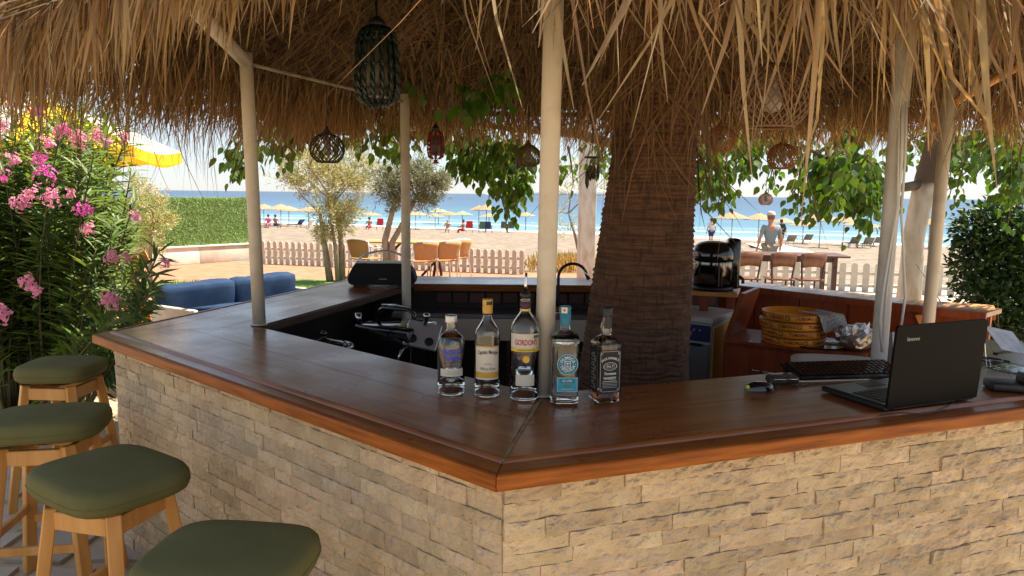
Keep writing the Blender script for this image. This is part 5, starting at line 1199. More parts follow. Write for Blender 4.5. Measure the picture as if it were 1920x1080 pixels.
for a in (('blue beach lounger with raised back left of the first olive tree', 558, 412, 66, 'navy_cloth', R(60)), ('white beach lounger beside the blue one', 576, 413, 66, 'white_cloth', R(70)),
          ('grey lounger nearest the backpack wearer', 1480, 452, 52, 'grey_sling', R(0)), ('grey lounger under the low straw umbrella', 1511, 455, 58, 'grey_sling', R(4)), ('grey lounger left of the pair under the widest umbrella', 1598, 457, 50, 'grey_sling', R(0)),
          ('grey lounger right of the pair under the widest umbrella', 1624, 458, 50, 'grey_sling', R(-3)), ('grey lounger at the end of the right row', 1643, 460, 54, 'grey_sling', R(0))): lounger(*a)
bw = tag(MB().box((0, 0, 0), (2.2, 14, .05)).build('boardwalk', 'plaster_white'), 'white plank path running down the sand behind the man in the cap', 'path')
p = at(1492, 468, 42); bw.location = (p.x-1.0, p.y, beach_z(p.x, p.y)+.10); bw.rotation_euler = (R(-1.6), 0, R(-12))
# ------------------------------------------------------------------ vegetation
LEAF_M = (np.array([(0, 0, 0), (.10, .24, .03), (.38, .36, .05), (.72, .20, .02), (1, 0, -.10), (.72, -.20, .02), (.38, -.36, .05), (.10, -.24, .03), (.42, 0, -.03)]),
          np.array([(0, 8, 1), (1, 8, 2), (2, 8, 3), (3, 8, 4), (4, 8, 5), (5, 8, 6), (6, 8, 7), (7, 8, 0)]))
LEAF_O = (np.array([(0, 0, 0), (.25, .065, .015), (.6, .07, .0), (1, 0, -.10), (.6, -.07, .0), (.25, -.065, .015), (.4, 0, -.02)]), np.array([(0, 6, 1), (1, 6, 2), (2, 6, 3), (3, 6, 4), (4, 6, 5), (5, 6, 0)]))
LEAF_S = (np.array([(0, 0, 0), (.5, .12, .03), (1, 0, 0), (.5, -.12, .03)]), np.array([(0, 1, 2), (0, 2, 3)]))
def leaves(t, pos, f, up, sc, tmpl, mat, mat1, name='leaf', ntop=280, stuff='foliage', mind=0):
    pos, f, up, sc = map(np.asarray, (pos, f, up, sc)); fr = orient(pos, f, up, sc)
    wpos = pos+np.array(t.location); px = np.array([proj(p) for p in wpos]); inn = (px[:, 0] > -10) & (px[:, 0] < 1930) & (px[:, 1] > -10) & (px[:, 1] < 1090)
    size = np.where(inn, sc/px[:, 2], 0); top = np.argsort(-size)[:ntop] if ntop else np.array([], int); top = top[size[top] > 0]; rest = np.setdiff1d(np.arange(len(pos)), top)
    if len(top):
        me = npmesh(name, tmpl[0], tmpl[1], mat1); place(name, me, pos[top], fr[top], t)
    V, T = scatter(tmpl[0], tmpl[1], pos[rest], fr[rest]); tag(link(stuff, npmesh(stuff, V, T, mat), t), kind='stuff')
def curve(p, v, l, n, wob, g=0.):
    pts = [Vector(p)]; v = Vector(v).normalized()
    for _ in range(n):
        v = (v+Vector((random.gauss(0, wob), random.gauss(0, wob), random.gauss(0, wob)+g))).normalized(); pts.append(pts[-1]+v*l/n)
    return pts
m = M('painted_trunk', (.62, .56, .47), .85, (.42, .35, .26), ns=9, detail=6, stretch=(1, 1, .35), bump=.6, bs=25, fac=(.45, .7)); n, L, bb = nodes(m)
tc = n.new('ShaderNodeTexCoord'); sp_ = n.new('ShaderNodeSeparateXYZ'); L.new(tc.outputs['Object'], sp_.inputs[0]); nn = n.new('ShaderNodeTexNoise'); nn.inputs['Scale'].default_value = 6; L.new(tc.outputs['Object'], nn.inputs['Vector'])
ma = n.new('ShaderNodeMath'); ma.operation = 'MULTIPLY_ADD'; L.new(nn.outputs['Fac'], ma.inputs[0]); ma.inputs[1].default_value = .35; L.new(sp_.outputs['Z'], ma.inputs[2])
mr = n.new('ShaderNodeMapRange'); mr.inputs[1].default_value = 2.0; mr.inputs[2].default_value = 2.12; L.new(ma.outputs[0], mr.inputs[0]); mx = n.new('ShaderNodeMix'); mx.data_type = 'RGBA'; L.new(mr.outputs[0], mx.inputs[0])
L.new(bb.inputs['Base Color'].links[0].from_socket, mx.inputs[6]); mx.inputs[7].default_value = (.13, .09, .06, 1); L.new(mx.outputs[2], bb.inputs['Base Color'])
# --- mulberry trees
def hanging_branches(specs):
    """specs: world start, end ; returns leaf arrays + twig paths"""
    pos, f, up, sc, tw = [], [], [], [], []
    for (a, b_, n, s) in specs:
        a, b_ = Vector(a), Vector(b_); mid = (a+b_)/2+Vector((0, 0, .18*(a-b_).length)); path = [a*(1-t)**2+mid*2*t*(1-t)+b_*t*t for t in np.linspace(0, 1, 8)]; tw.append(path)
        for k in range(int(n*1.3)):
            t = random.random()**.8*7; i = min(6, int(t)); p = path[i].lerp(path[i+1], t-i); d = (path[i+1]-path[i]).normalized()
            o = Vector((random.gauss(0, 1), random.gauss(0, 1), random.gauss(-.35, .6))).normalized(); p = p+o*random.uniform(.02, .17)
            pos.append(tuple(p)); ff = o*.7+Vector((0, 0, -.75))+d*.3; f.append(tuple(ff)); up.append((random.gauss(0, .6), random.gauss(-.3, .6), 1)); sc.append(random.uniform(.068, .125)*s)
    return pos, f, up, sc, tw
def mulberry(label, base, trunk, boughs, specs, group=None):
    t = thing('mulberry_tree', label, 'tree', base, 0, group); o = Vector(base); 
    b = MB(); pts = [Vector(p)-o for p, r in trunk]; rd = [r for p, r in trunk]
    k = next((i for i, p in enumerate(trunk) if p[0][2] > 1.95), len(trunk)-1)
    b.tube(pts, rd, 18); b.build('trunk', 'painted_trunk', t)
    for path, r in boughs: MB().tube([Vector(p)-o for p in path], [r*(1-.7*i/(len(path)-1)) for i in range(len(path))], 8).build('bough', 'bark_grey', t)
    pos, f, up, sc, tw = hanging_branches(specs); b = MB()
    for p in tw: b.tube([q-o for q in p], [.011*(1-.8*i/7)+.002 for i in range(8)], 5)
    tag(b.build('twigs', 'stem', t), kind='stuff')
    leaves(t, np.array(pos)-np.array(base), f, up, sc, LEAF_M, 'leaf_mulberry', 'leaf_mulberry_one'); return t
def specs_px(lst):
    out = []
    for (x0, y0, x1, y1, Y, dY, n, s, rep) in lst:
        for _ in range(rep):
            yy = Y+random.uniform(-dY, dY); a = at(x0+random.gauss(0, 25), y0+random.gauss(0, 12), yy+random.uniform(-.5, .5)); b_ = at(x1+random.gauss(0, 14), y1+random.gauss(0, 12), yy); out.append((a, b_, n, s))
    return out
RTB = at(1716, 600, 8.6); RTX = RTB.x
def U(px, py, Y): return tuple(at(px, py, Y))
mulberry('whitewashed mulberry tree with leafy boughs right of the bar', (RTX-.06, 8.6, 0), [((RTX-.10, 8.6, 0), .16), (U(1707, 520, 8.6), .125), (U(1714, 440, 8.6), .115), (U(1724, 390, 8.6), .12), (U(1740, 335, 8.6), .14), (U(1765, 250, 8.6), .13), (U(1790, 150, 8.6), .11)],
  [([U(1736, 345, 8.6), U(1690, 352, 8.5), U(1640, 342, 8.3), U(1590, 320, 8.0), U(1500, 270, 7.6)], .06), ([U(1745, 320, 8.6), U(1830, 250, 8.4), U(1930, 220, 8.0)], .07), ([U(1770, 240, 8.6), U(1640, 180, 8.2), U(1450, 170, 7.8), U(1330, 190, 7.5)], .08), ([U(1790, 150, 8.6), U(1900, 120, 8.3)], .07)],
  specs_px([(1360, 250, 1330, 375, 7.6, .5, 34, 1.0, 7), (1400, 220, 1395, 320, 8.0, .6, 26, 1.0, 5), (1450, 250, 1450, 345, 8.3, .4, 12, .9, 4), (1500, 270, 1490, 395, 8.0, .3, 22, .9, 3), (1560, 280, 1540, 330, 7.4, .5, 34, 1.15, 6), (1600, 300, 1560, 385, 7.2, .4, 30, 1.1, 5),
             (1630, 330, 1610, 400, 7.5, .3, 26, .95, 6), (1640, 360, 1630, 425, 7.5, .3, 16, .85, 3), (1560, 350, 1530, 405, 7.8, .3, 14, .8, 3), (1660, 300, 1655, 360, 7.8, .5, 24, 1.0, 4), (1600, 200, 1580, 290, 8.2, .6, 40, 1.1, 8), (1480, 180, 1470, 270, 8.2, .6, 36, 1.1, 7), (1700, 240, 1690, 300, 9.0, .4, 20, 1, 4),
             (1800, 240, 1800, 330, 8.6, .6, 26, .95, 6), (1860, 220, 1850, 300, 8.6, .6, 28, .95, 6), (1880, 250, 1895, 350, 6.3, .4, 22, .9, 4), (1830, 290, 1790, 360, 8.5, .4, 12, .8, 3), (1920, 230, 1915, 400, 6.3, .4, 26, .9, 4), (1760, 220, 1740, 280, 9.2, .4, 24, 1, 4), (1310, 220, 1320, 350, 7.8, .3, 26, 1, 4)]))
LTB = at(1215, 600, 8.2)
mulberry('leafy mulberry tree hidden behind the palm, its sprays hanging over the sea', (LTB.x, 8.2, 0), [((LTB.x, 8.2, 0), .15), ((LTB.x-.05, 8.2, 1.6), .12), ((LTB.x-.1, 8.2, 2.6), .11), ((LTB.x, 8.1, 3.4), .09)],
  [([(LTB.x-.05, 8.2, 2.2), U(1080, 250, 7.8), U(960, 240, 7.4), U(800, 215, 7.2), U(620, 215, 7.2)], .06), ([(LTB.x-.05, 8.2, 2.4), U(1050, 180, 7.6), U(700, 150, 7.4), U(480, 190, 7.3)], .06), ([U(640, 170, 7.2), U(592, 205, 7.0), U(566, 268, 6.9)], .035)],
  specs_px([(960, 270, 975, 350, 7.0, .25, 26, .95, 7), (965, 330, 970, 400, 6.9, .2, 16, .85, 4), (900, 240, 880, 315, 7.0, .3, 30, .95, 6), (920, 260, 930, 300, 7.1, .3, 30, 1.0, 5), (740, 200, 738, 285, 6.9, .25, 24, .95, 5), (690, 190, 660, 240, 7.0, .3, 22, 1, 4), (560, 210, 590, 250, 7.0, .3, 22, 1.0, 5),
             (500, 230, 530, 290, 7.0, .3, 20, 1.0, 4), (470, 260, 445, 305, 6.8, .25, 22, .95, 4), (560, 200, 510, 240, 7.2, .4, 24, 1, 4), (820, 210, 830, 240, 7.2, .4, 22, 1, 5), (1050, 280, 1065, 330, 7.4, .3, 10, .8, 3), (1130, 260, 1125, 330, 7.6, .2, 14, .9, 3), (640, 200, 620, 225, 7.3, .3, 20, 1, 4), (720, 180, 760, 230, 7.2, .3, 26, 1, 4)]))
# a few leaves growing through the thatch beside the roof beam
vn = thing('climbing_sprig', 'dark green leafy sprig poking through the thatch above the red lantern', 'plant', U(880, 190, 5.0))
pos, f, up, sc, tw = hanging_branches([(at(905, 120, 5.0), at(890, 195, 4.9), 18, 1.0), (at(930, 130, 5.0), at(925, 190, 4.9), 16, 1), (at(870, 150, 5.0), at(865, 205, 4.9), 12, 1), (at(815, 140, 5.0), at(812, 165, 4.9), 4, .8)])
b = MB(); [b.tube([q-vn.location for q in p], .004, 5) for p in tw]; b.build('stem', 'stem', vn); leaves(vn, np.array(pos)-np.array(vn.location), f, up, sc, LEAF_M, 'leaf_mulberry', 'leaf_mulberry_one')
# --- olive trees
def olive(label, base, trunks, blobs, mat, n, wm='bark_olive', ls=(.045, .075)):
    t = thing('olive_tree', label, 'tree', base, 0, 'olive trees between bar and beach'); o = Vector(base)
    for pts, r in trunks: MB().tube([Vector(p)-o for p in pts], [r*(1-.6*i/(len(pts)-1)) for i in range(len(pts))], 10).build('trunk', wm, t)
    pos, f, up, sc = [], [], [], []; b = MB()
    tot = sum(k[3] for k in blobs); tp = [Vector(p[0][-1])-o for p in trunks]
    for (c, r, fl, w_) in blobs:
        c = Vector(c)-o
        for _ in range(max(2, int(n*w_/tot/26))):
            d = Vector((random.gauss(0, 1), random.gauss(0, 1), random.gauss(.15, 1))).normalized(); d.z *= fl; st_ = c+d*r*random.uniform(.05, .5); ln = r*random.uniform(.4, .95)
            path = curve(st_, d+Vector((0, 0, .3)), ln, 5, .18, .03); 
            if random.random() < .5: b.tube(path, [.006, .005, .004, .003, .002, .001], 4, cap=False)
            for _ in range(26):
                q = random.random()*5; i = min(4, int(q)); p = path[i].lerp(path[i+1], q-i); v = (path[i+1]-path[i]).normalized(); o_ = Vector((random.gauss(0, 1), random.gauss(0, 1), random.gauss(0, 1)))
                pos.append(tuple(p+o_*.025)); f.append(tuple(v*.8+o_*.55)); up.append(tuple(np.random.normal(0, 1, 3))); sc.append(random.uniform(*ls))
        if tp: 
            q = min(tp, key=lambda k: (k-c).length); b.tube([q, q.lerp(c, .5)+Vector((random.gauss(0, .05), 0, .03)), c], [.018, .012, .006], 5)
    tag(b.build('twigs', wm, t), kind='stuff'); leaves(t, pos, f, up, sc, LEAF_S, mat, mat, ntop=0); return t
np.random.seed(3)
G1 = at(630, 520, 14.6)
olive('pale sunlit olive tree with whitewashed thin trunk behind the speaker', (G1.x, 14.6, 0), [([(G1.x-.12, 14.6, 0), U(612, 480, 14.6), U(606, 440, 14.6), U(600, 400, 14.6)], .075), ([(G1.x+.10, 14.7, 0), U(640, 460, 14.7), U(636, 420, 14.7), U(625, 380, 14.7)], .07), ([(G1.x+.06, 14.5, 0), U(628, 460, 14.5), U(618, 400, 14.5)], .05)],
  [(U(600, 330, 14.6), .62, .9, 1.2), (U(650, 345, 14.6), .55, .8, 1.1), (U(570, 300, 14.8), .5, .8, .5), (U(665, 300, 14.8), .5, .9, .45), (U(550, 345, 14.6), .42, .8, .5), (U(615, 400, 14.4), .42, .9, .7), (U(650, 400, 14.5), .38, .8, .55), (U(605, 440, 14.4), .26, .9, .35), (U(645, 425, 14.5), .28, .7, .3), (U(540, 310, 15), .35, .8, .18), (U(690, 320, 14.8), .35, .8, .25)], 'leaf_olive', 17000, ls=(.05, .085))
G2 = at(740, 520, 14.2)
olive('grey green olive tree with two leaning trunks behind the thin post', (G2.x, 14.2, 0), [([(G2.x-.10, 14.2, 0), U(722, 450, 14.2), U(735, 400, 14.2), U(742, 370, 14.2)], .08), ([(G2.x-.06, 14.2, 0), U(735, 455, 14.2), U(760, 410, 14.2), U(782, 370, 14.2)], .075)],
  [(U(730, 350, 14.2), .42, .85, .9), (U(770, 335, 14.2), .45, .85, 1.0), (U(805, 345, 14.1), .42, .85, 1.0), (U(750, 380, 14.2), .35, .7, .6), (U(800, 380, 14.2), .32, .7, .6), (U(825, 340, 14.0), .25, .8, .3), (U(715, 330, 14.3), .3, .8, .35), (U(790, 315, 14.2), .3, .8, .35)], 'leaf_olive_shaded', 13000, ls=(.05, .085))
G3 = at(278, 470, 12.6)
olive('small pale olive bush between oleander and hedge screen', (G3.x, 12.6, 0), [([(G3.x, 12.6, 0), U(282, 430, 12.6), U(284, 390, 12.6)], .04)],
  [(U(285, 385, 12.6), .34, 1, .7), (U(275, 430, 12.6), .32, 1, .7), (U(300, 420, 12.6), .28, 1, .5), (U(262, 360, 12.6), .28, 1, .5), (U(280, 470, 12.6), .3, .8, .4)], 'leaf_olive', 5200)
G4 = at(1085, 520, 17.5)
olive('sparse thin leaved olive between the central post and the palm trunk', (G4.x, 17.5, 0), [([(G4.x+.1, 17.5, 0), U(1078, 440, 17.5), U(1066, 400, 17.5)], .05)],
  [(U(1065, 360, 17.5), .6, 1, .6), (U(1045, 400, 17.5), .5, 1, .4), (U(1120, 350, 17.6), .5, 1, .4), (U(1080, 320, 17.5), .5, .9, .4), (U(1070, 430, 17.4), .5, .8, .35)], 'leaf_olive', 1900, 'twig')
# dry grass tuft by the sand, green groundcover
def grass(name, label, cat, cx, cy, rx, ry, n, h, mat):
    pos = np.stack([rng.normal(0, rx/2, n), rng.normal(0, ry/2, n), np.zeros(n)], 1); f = np.stack([rng.normal(0, .35, n), rng.normal(0, .35, n), np.ones(n)], 1); fr = orient(pos, f, rng.normal(0, 1, (n, 3)), rng.uniform(h*.5, h*1.2, n))
    V, T = scatter([(0, -.02, 0), (0, .02, 0), (.6, .018, .06), (1, .0, .2)], np.array([(0, 1, 2), (0, 2, 3)]), pos, fr); o = link(name, npmesh(name, V, T, mat)); o.location = (cx, cy, 0); tag(o, label, cat, None, 'stuff')
q = at(1035, 500, 16.9); grass('dry_grass', 'dry yellow grass growing at the edge of the sand behind the central post', 'grass', q.x+.35, 17.3, .8, .6, 1300, .42, 'dry_grass')
q = at(350, 520, 11.6); grass('ground_cover', 'bright green ground cover plants in front of the low wall', 'plants', q.x, 12.6, .9, .5, 1800, .22, 'lawn')
q = at(560, 518, 13.2); grass('lawn_grass', 'short grass patch beside the olive trunk', 'grass', q.x-1.2, 13.3, 2.6, .6, 5000, .07, 'lawn')
# --- dark bush on the right
def bush(label, base, blobs, mat, n, ls):
    t = thing('leafy_bush', label, 'bush', base, 0); o = Vector(base); pos, f, up, sc = [], [], [], []; b = MB()
    for _ in range(26): b.tube(curve((random.gauss(0, .18), random.gauss(0, .18), 0), (random.gauss(0, .5), random.gauss(0, .5), 1), random.uniform(.7, 1.5), 6, .12), [.014, .012, .010, .008, .006, .004, .002], 5)
    tag(b.build('twigs', 'stem', t), kind='stuff'); tot = sum(k[2] for k in blobs)
    for c, r, w_ in blobs:
        c = Vector(c)-o
        for _ in range(int(n*w_/tot)):
            d = Vector((random.gauss(0, 1), random.gauss(0, 1), random.gauss(0, 1))).normalized(); p = c+d*r*(random.random()**.35)*(1+.18*noise.noise(d*3)); pos.append(tuple(p)); f.append(tuple(d+Vector(np.random.normal(0, .7, 3)))); up.append(tuple(np.random.normal(0, .6, 3)+np.array((0, 0, 1)))); sc.append(random.uniform(*ls))
    leaves(t, pos, f, up, sc, (LEAF_M[0]*np.array((1, .8, 1)), LEAF_M[1]), mat, mat, ntop=0); return t
q = at(1880, 600, 7.2)
bush('dense dark green bush at the right edge beyond the corner table', (q.x, 7.2, 0), [(U(1850, 440, 7.2), .32, .8), (U(1900, 430, 7.2), .38, 1.1), (U(1845, 500, 7.1), .32, .9), (U(1890, 520, 7.1), .42, 1.2), (U(1920, 480, 7.4), .45, 1.2), (U(1860, 580, 7.0), .36, 1), (U(1930, 590, 7.0), .45, 1.1), (U(1880, 650, 7), .4, .8), (U(1815, 430, 7.2), .14, .2), (U(1930, 410, 7.4), .3, .5)], 'leaf_bush', 11000, (.04, .075))
# --- oleander on the left
OB = (-3.85, 5.75, 0); ol = thing('oleander_bush', 'large pink flowering oleander bush left of the bar', 'bush', OB, 0); o = Vector(OB)
pos, f, up, sc, fl = [], [], [], [], []; b = MB()
def cane(p, v, l, wob=.05, g=-.01, dens=24, lo=.22):
    path = curve(p, v, l, 9, wob, g); b.tube(path, [.012*(1-.8*i/9)+.0015 for i in range(10)], 5)
    nw = int(l*(1-lo)*dens)
    for k in range(nw):
        t = (lo+(1-lo)*(k+random.random())/nw)*9; i = min(8, int(t)); q = path[i].lerp(path[i+1], t-i); d = (path[i+1]-path[i]).normalized(); a0 = random.uniform(0, 6.28)
        e1 = d.orthogonal().normalized(); e2 = d.cross(e1)
        for m in range(3):
            a = a0+m*2.094; side = e1*math.cos(a)+e2*math.sin(a); ff = d*random.uniform(.35, 1.0)+side; pos.append(tuple(q)); f.append(tuple(ff+Vector((0, 0, -.15)))); up.append(tuple(d+Vector((0, 0, .5)))); sc.append(random.uniform(.14, .245)*(.75 if t > 8 else 1))
    return path
def cane_to(px, py, Y, wob=.035):
    e = at(px, py, Y)-o; s_ = Vector((e.x*.35+random.gauss(0, .12), e.y*.4+random.gauss(0, .1), .02)); cane(s_, (e-s_)+Vector((0, 0, .25)), (e-s_).length*1.02, wob, -.02)
TOPS = [(x, y) for x in range(-120, 250, 20) for y in (200 + max(0, (x-60))*.55, 300+max(0, x-120)*.5, 400, 500)]
for (x, y) in TOPS:
    if y > 430 and x > 215: continue
    cane_to(x+random.gauss(0, 14), y+random.gauss(0, 26), random.uniform(5.0, 6.4))
for _ in range(46): cane_to(random.uniform(-140, 205), random.uniform(170, 330), random.uniform(5.4, 6.8))
for _ in range(8): cane_to(random.uniform(60, 240), random.uniform(190, 290), random.uniform(5.6, 6.8))
for (x, y, Y) in ((330, 505, 4.9), (300, 565, 4.8), (268, 525, 5.0), (312, 540, 5.1), (248, 330, 5.6), (250, 395, 5.5), (225, 610, 4.7), (232, 430, 5.2)): cane_to(x, y, Y, .02)
leaves(ol, pos, f, up, sc, LEAF_O, 'leaf_oleander', 'leaf_oleander_one', ntop=300); tag(b.build('canes', 'stem', ol), kind='stuff')
def flower_mesh(n, r, m, seed):
    rr = random.Random(seed); b = MB()
    for _ in range(n):
        d = Vector((rr.gauss(0, 1), rr.gauss(-.5, .8), rr.gauss(.25, .8))).normalized(); c = d*r*rr.uniform(.35, 1); d = (d+Vector((rr.gauss(0, .4), rr.gauss(-.4, .4), rr.gauss(.2, .4)))).normalized(); e1 = d.orthogonal().normalized(); e2 = d.cross(e1); R_ = rr.uniform(.020, .029)
        for k in range(5):
            a = k*1.2566+rr.random()*.25; u_ = e1*math.cos(a)+e2*math.sin(a); w_ = e1*-math.sin(a)+e2*math.cos(a); L_ = rr.uniform(.85, 1.1)
            b.add([c, c+u_*R_*.55*L_+w_*R_*.36+d*.008, c+u_*R_*1.0*L_+w_*R_*.16+d*.006, c+u_*R_*1.0*L_-w_*R_*.2+d*.004, c+u_*R_*.55*L_-w_*R_*.36+d*.010], [(0, 1, 2, 3, 4)])
    me = bpy.data.meshes.new('flower_cluster'); me.from_pydata(b.v, [], b.f); me.materials.append(MT[m]); return me
FM = [flower_mesh(34, .115, 'petal', 1), flower_mesh(24, .09, 'petal', 2), flower_mesh(30, .105, 'petal_pale', 3), flower_mesh(14, .07, 'petal_pale', 4)]
for (px, py, Y, k) in ((70, 205, 5.0, 1), (120, 248, 4.9, 0), (150, 262, 5.0, 2), (85, 330, 4.7, 0), (62, 365, 4.6, 2), (40, 380, 4.6, 2), (100, 372, 4.7, 2), (158, 390, 4.8, 1), (168, 430, 4.8, 2), (255, 405, 5.2, 3), (212, 482, 4.8, 2), (235, 484, 4.9, 3), (52, 528, 4.4, 2), (66, 545, 4.4, 3), (195, 562, 4.7, 3), (212, 566, 4.7, 2), (4, 590, 4.3, 2), (8, 240, 4.7, 2), (90, 268, 4.8, 3), (185, 255, 5.2, 2), (232, 262, 5.3, 3), (5, 330, 4.6, 1), (308, 495, 4.9, 3), (15, 185, 5.0, 2), (75, 296, 4.7, 1), (205, 268, 5.3, 3), (25, 300, 4.7, 3), (130, 365, 4.6, 3)):
    q = link('flower_cluster', FM[k], ol, tuple(at(px, py, Y-.15)-o)); q.rotation_euler = (random.uniform(-.4, .4), random.uniform(-.4, .4), random.uniform(-.6, .6)); q.scale = (random.uniform(.48, .72),)*3; q['kind'] = 'stuff'
# ------------------------------------------------------------------ people
def person(label, loc, rz, H_=1.74, pose='stand', top='grey_shirt', legs='dark_shorts', sk='skin', hair='hair', cap=None, arms=None, long=False, group=None, step=.0):
    t = thing('person', label, 'person', loc, rz, group); k = H_/1.74
    sit = pose == 'sit'; P = {}
    hz = .92 if not sit else .46
    P['pel'] = (0, 0, hz); P['wst'] = (0, .0, hz+.16); P['cst'] = (0, -.01 if not sit else -.06, hz+.36); P['nck'] = (0, 0 if not sit else -.08, hz+.55); P['hd0'] = (0, .015 if not sit else -.05, hz+.64); P['hd1'] = (0, .03 if not sit else -.04, hz+.74); P['hd2'] = (0, .02 if not sit else -.05, hz+.80)
    ar = arms or {}
    for s, n in ((-1, 'l'), (1, 'r')):
        P['sh'+n] = (s*.19, P['cst'][1], hz+.47); e = ar.get('e'+n, (s*.275, -.02, hz+.20) if not sit else (s*.26, .08, hz+.22)); w_ = ar.get('w'+n, (s*.30, .06, hz-.05) if not sit else (s*.2, .32, hz+.16)); P['el'+n] = e; P['wr'+n] = w_
        d = (Vector(w_)-Vector(e)).normalized(); P['ha'+n] = tuple(Vector(w_)+d*.08)
        st = step*s; P['hp'+n] = (s*.10, 0, hz-.04)
        if sit: P['kn'+n] = (s*.12, .42, .46); P['an'+n] = (s*.13, .46, .07); P['to'+n] = (s*.14, .62, .03)
        else: P['kn'+n] = (s*.11, .02+st*.6, .50); P['an'+n] = (s*.115, -.02+st, .08); P['to'+n] = (s*.13, .13+st, .03)
    names = list(P); ix = {n: i for i, n in enumerate(names)}; rad = {'pel': .135, 'wst': .125, 'cst': .15, 'nck': .062, 'hd0': .072, 'hd1': .092, 'hd2': .07}
    for n in 'lr': rad.update({'sh'+n: .065, 'el'+n: .044, 'wr'+n: .028, 'ha'+n: .034, 'hp'+n: .10, 'kn'+n: .062, 'an'+n: .04, 'to'+n: .035})
    E = [('pel', 'wst'), ('wst', 'cst'), ('cst', 'nck'), ('nck', 'hd0'), ('hd0', 'hd1'), ('hd1', 'hd2')]
    for n in 'lr': E += [('cst', 'sh'+n), ('sh'+n, 'el'+n), ('el'+n, 'wr'+n), ('wr'+n, 'ha'+n), ('pel', 'hp'+n), ('hp'+n, 'kn'+n), ('kn'+n, 'an'+n), ('an'+n, 'to'+n)]
    pts = [Vector(P[n])*k for n in names]; rd = [(rad[n]*k, rad[n]*k*(.72 if n in ('cst', 'wst', 'pel') else 1)) for n in names]; ed = [(ix[a], ix[c]) for a, c in E]
    # fingers and thumb
    for n, s in (('l', -1), ('r', 1)):
        h = Vector(P['ha'+n]); d = (h-Vector(P['wr'+n])).normalized(); sd_ = Vector((0, 1, 0)); sd_ = (sd_-d*sd_.dot(d)).normalized(); cu = d.cross(sd_)
        for q, (of, ln) in enumerate(((-.030, .055), (-.010, .070), (.010, .075), (.030, .066), (.040, .045))):
            a = h+sd_*of*.8+(d*.01 if q < 4 else -d*.04); c = a+d*ln*.6+(sd_*.03 if q == 4 else Vector()); e = c+d*ln*.4+cu*s*.012; i0 = len(pts); pts += [a*k, c*k, e*k]; rd += [(.010*k,)*2, (.009*k,)*2, (.007*k,)*2]; ed += [(ix['ha'+n], i0), (i0, i0+1), (i0+1, i0+2)]
    # ears and nose
    hd = Vector(P['hd1'])
    for of in ((-.095, .0, -.01), (.095, 0, -.01), (0, .105, -.015)): pts.append((hd+Vector(of))*k); rd.append((.016*k, .016*k)); ed.append((ix['hd1'], len(pts)-1))
    me = skin('body', pts, ed, rd, 1); me.materials.append(MT[sk]); link('body', me, t)
    def cloth(name, ns, ee, m, gr, extra=None):
        vs = [Vector((extra or {}).get(n, P[n]))*k for n in ns]; rr = [((rad[n]+gr)*k, (rad[n]*(.74 if n in ('cst', 'wst', 'pel') else 1)+gr)*k) for n in ns]; j = {n: i for i, n in enumerate(ns)}
        me = skin(name, vs, [(j[a], j[c]) for a, c in ee], rr, 1); me.materials.append(MT[m]); return link(name, me, t)
    if top:
        ex = {}
        for n in 'lr': ex['el'+n] = tuple(Vector(P['sh'+n]).lerp(Vector(P['el'+n]), .98 if long else .72))
        ex['nck'] = tuple(Vector(P['cst']).lerp(Vector(P['nck']), .62)); ex['pel'] = (0, 0, hz-.02)
        cloth('shirt', ['pel', 'wst', 'cst', 'nck', 'shl', 'ell', 'shr', 'elr'], [('pel', 'wst'), ('wst', 'cst'), ('cst', 'nck'), ('cst', 'shl'), ('shl', 'ell'), ('cst', 'shr'), ('shr', 'elr')], top, .022, ex)
    if legs:
        ex = {}
        for n in 'lr': ex['kn'+n] = tuple(Vector(P['hp'+n]).lerp(Vector(P['kn'+n]), 1.0 if long else .85))
        cloth('shorts', ['pel', 'hpl', 'knl', 'hpr', 'knr'], [('pel', 'hpl'), ('hpl', 'knl'), ('pel', 'hpr'), ('hpr', 'knr')], legs, .024, ex)
    h1 = hd*k
    if hair: 
        b = MB().lathe([(.001, .105), (.05, .095), (.085, .06), (.100, .01), (.098, -.05), (.08, -.09)], 16, tuple(h1+Vector((0, -.012, .015)))); b.build('hair', hair, t)
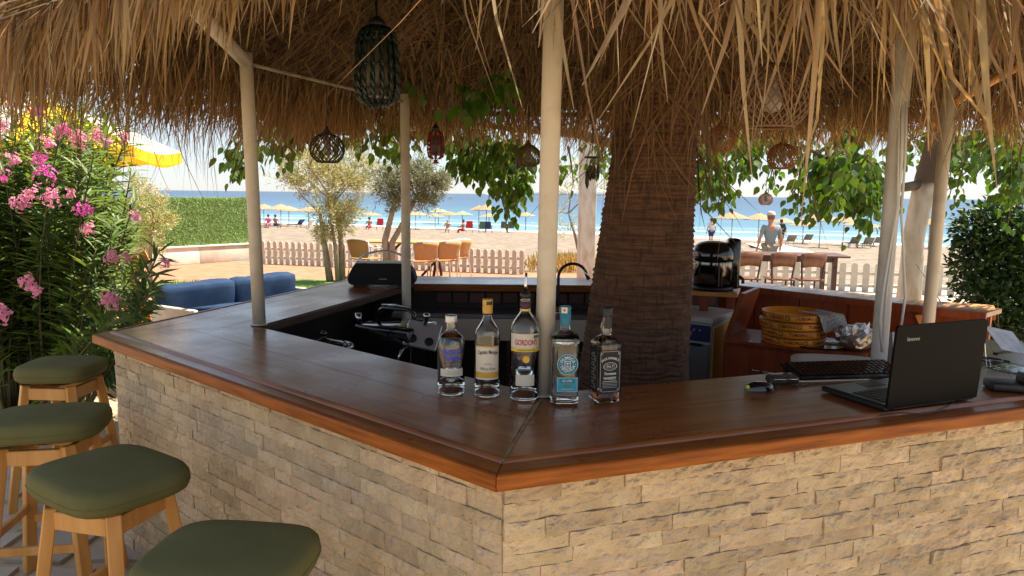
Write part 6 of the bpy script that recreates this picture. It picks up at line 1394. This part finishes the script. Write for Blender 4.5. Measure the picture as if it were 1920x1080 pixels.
    if cap:
        cp = MB().lathe([(.001, .125), (.06, .118), (.095, .085), (.108, .03), (.110, .02)], 18, tuple(h1+Vector((0, 0, .015)))).build('cap', cap, t)
        MB().prism([(-.08, .07), (-.06, .17), (0, .20), (.06, .17), (.08, .07)], 'z', .032, .044).xf(Matrix.Translation(h1)).build('visor', cap, cp)
    return t
q = at(1440, 527, 19.2); man = person('man in grey green t-shirt and cap seen from behind near the picket fence', (q.x, 19.2, 1.76-.0-.0-(q.z*0) - (1.76-q.z)), R(4), 1.76, top='grey_shirt', legs='khaki', cap='cap_cloth', hair='hair_fair', step=.10)
q = at(1463, 461, 44); z = beach_z(q.x, 44); p2 = person('person in dark clothes carrying a black backpack toward the sea', (q.x, 44, z), R(-10), 1.72, top='olive_cloth', legs='olive_cloth', long=True, step=.12)
bp = thing('backpack', 'black backpack with white print on the back of the far walker', 'backpack', (q.x-.02, 43.82, z+1.02), R(-10)); pillow((0, 0, .22), (.36, .22, .50), 'backpack_black', 'bag', bp, None, .01); pillow((0, -.12, .14), (.26, .08, .22), 'backpack_black', 'pocket', bp, None, .005)
for k in range(3): MB().box((-.06+.06*k, -.166, .12+.04*k), (.05, .004, .02), Matrix.Rotation(R(30), 3, 'Y')).build('print', 'white_tee', bp)
q = at(1333, 450, 47); person('bather in pale top and blue shorts standing left of the umbrellas', (q.x, 47, beach_z(q.x, 47)), R(15), 1.70, top='white_tee', legs='navy_cloth', step=.08)
def sitter(lb, px, py, Y, rz, top, legs, sk='skin_tan', hair='hair', z=0): q = at(px, py, Y); return person(lb, (q.x, Y, beach_z(q.x, Y)+z-.12), rz, 1.68, 'sit', top, legs, sk, hair)
sitter('bather in pink seated on the sand beside the left post', 503, 414, 64, R(30), 'pink_cloth', 'pink_cloth')
sitter('bare backed bather seated right of the one in pink', 517, 414, 63, R(-20), None, 'navy_cloth')
sitter('bare backed bather in red seated between the olive trees', 692, 418, 65, R(30), None, 'red_cloth')
sitter('bald seated bather in front of a white lounger', 839, 420, 63, R(10), None, 'white_tee', 'skin', None)
sitter('tanned bather seated low left of the bright red chair', 868, 424, 62, R(70), None, 'red_cloth')
sitter('bather with dark hair sitting at the right behind the peach post', 1752, 462, 50, R(0), 'pink_cloth', 'navy_cloth')
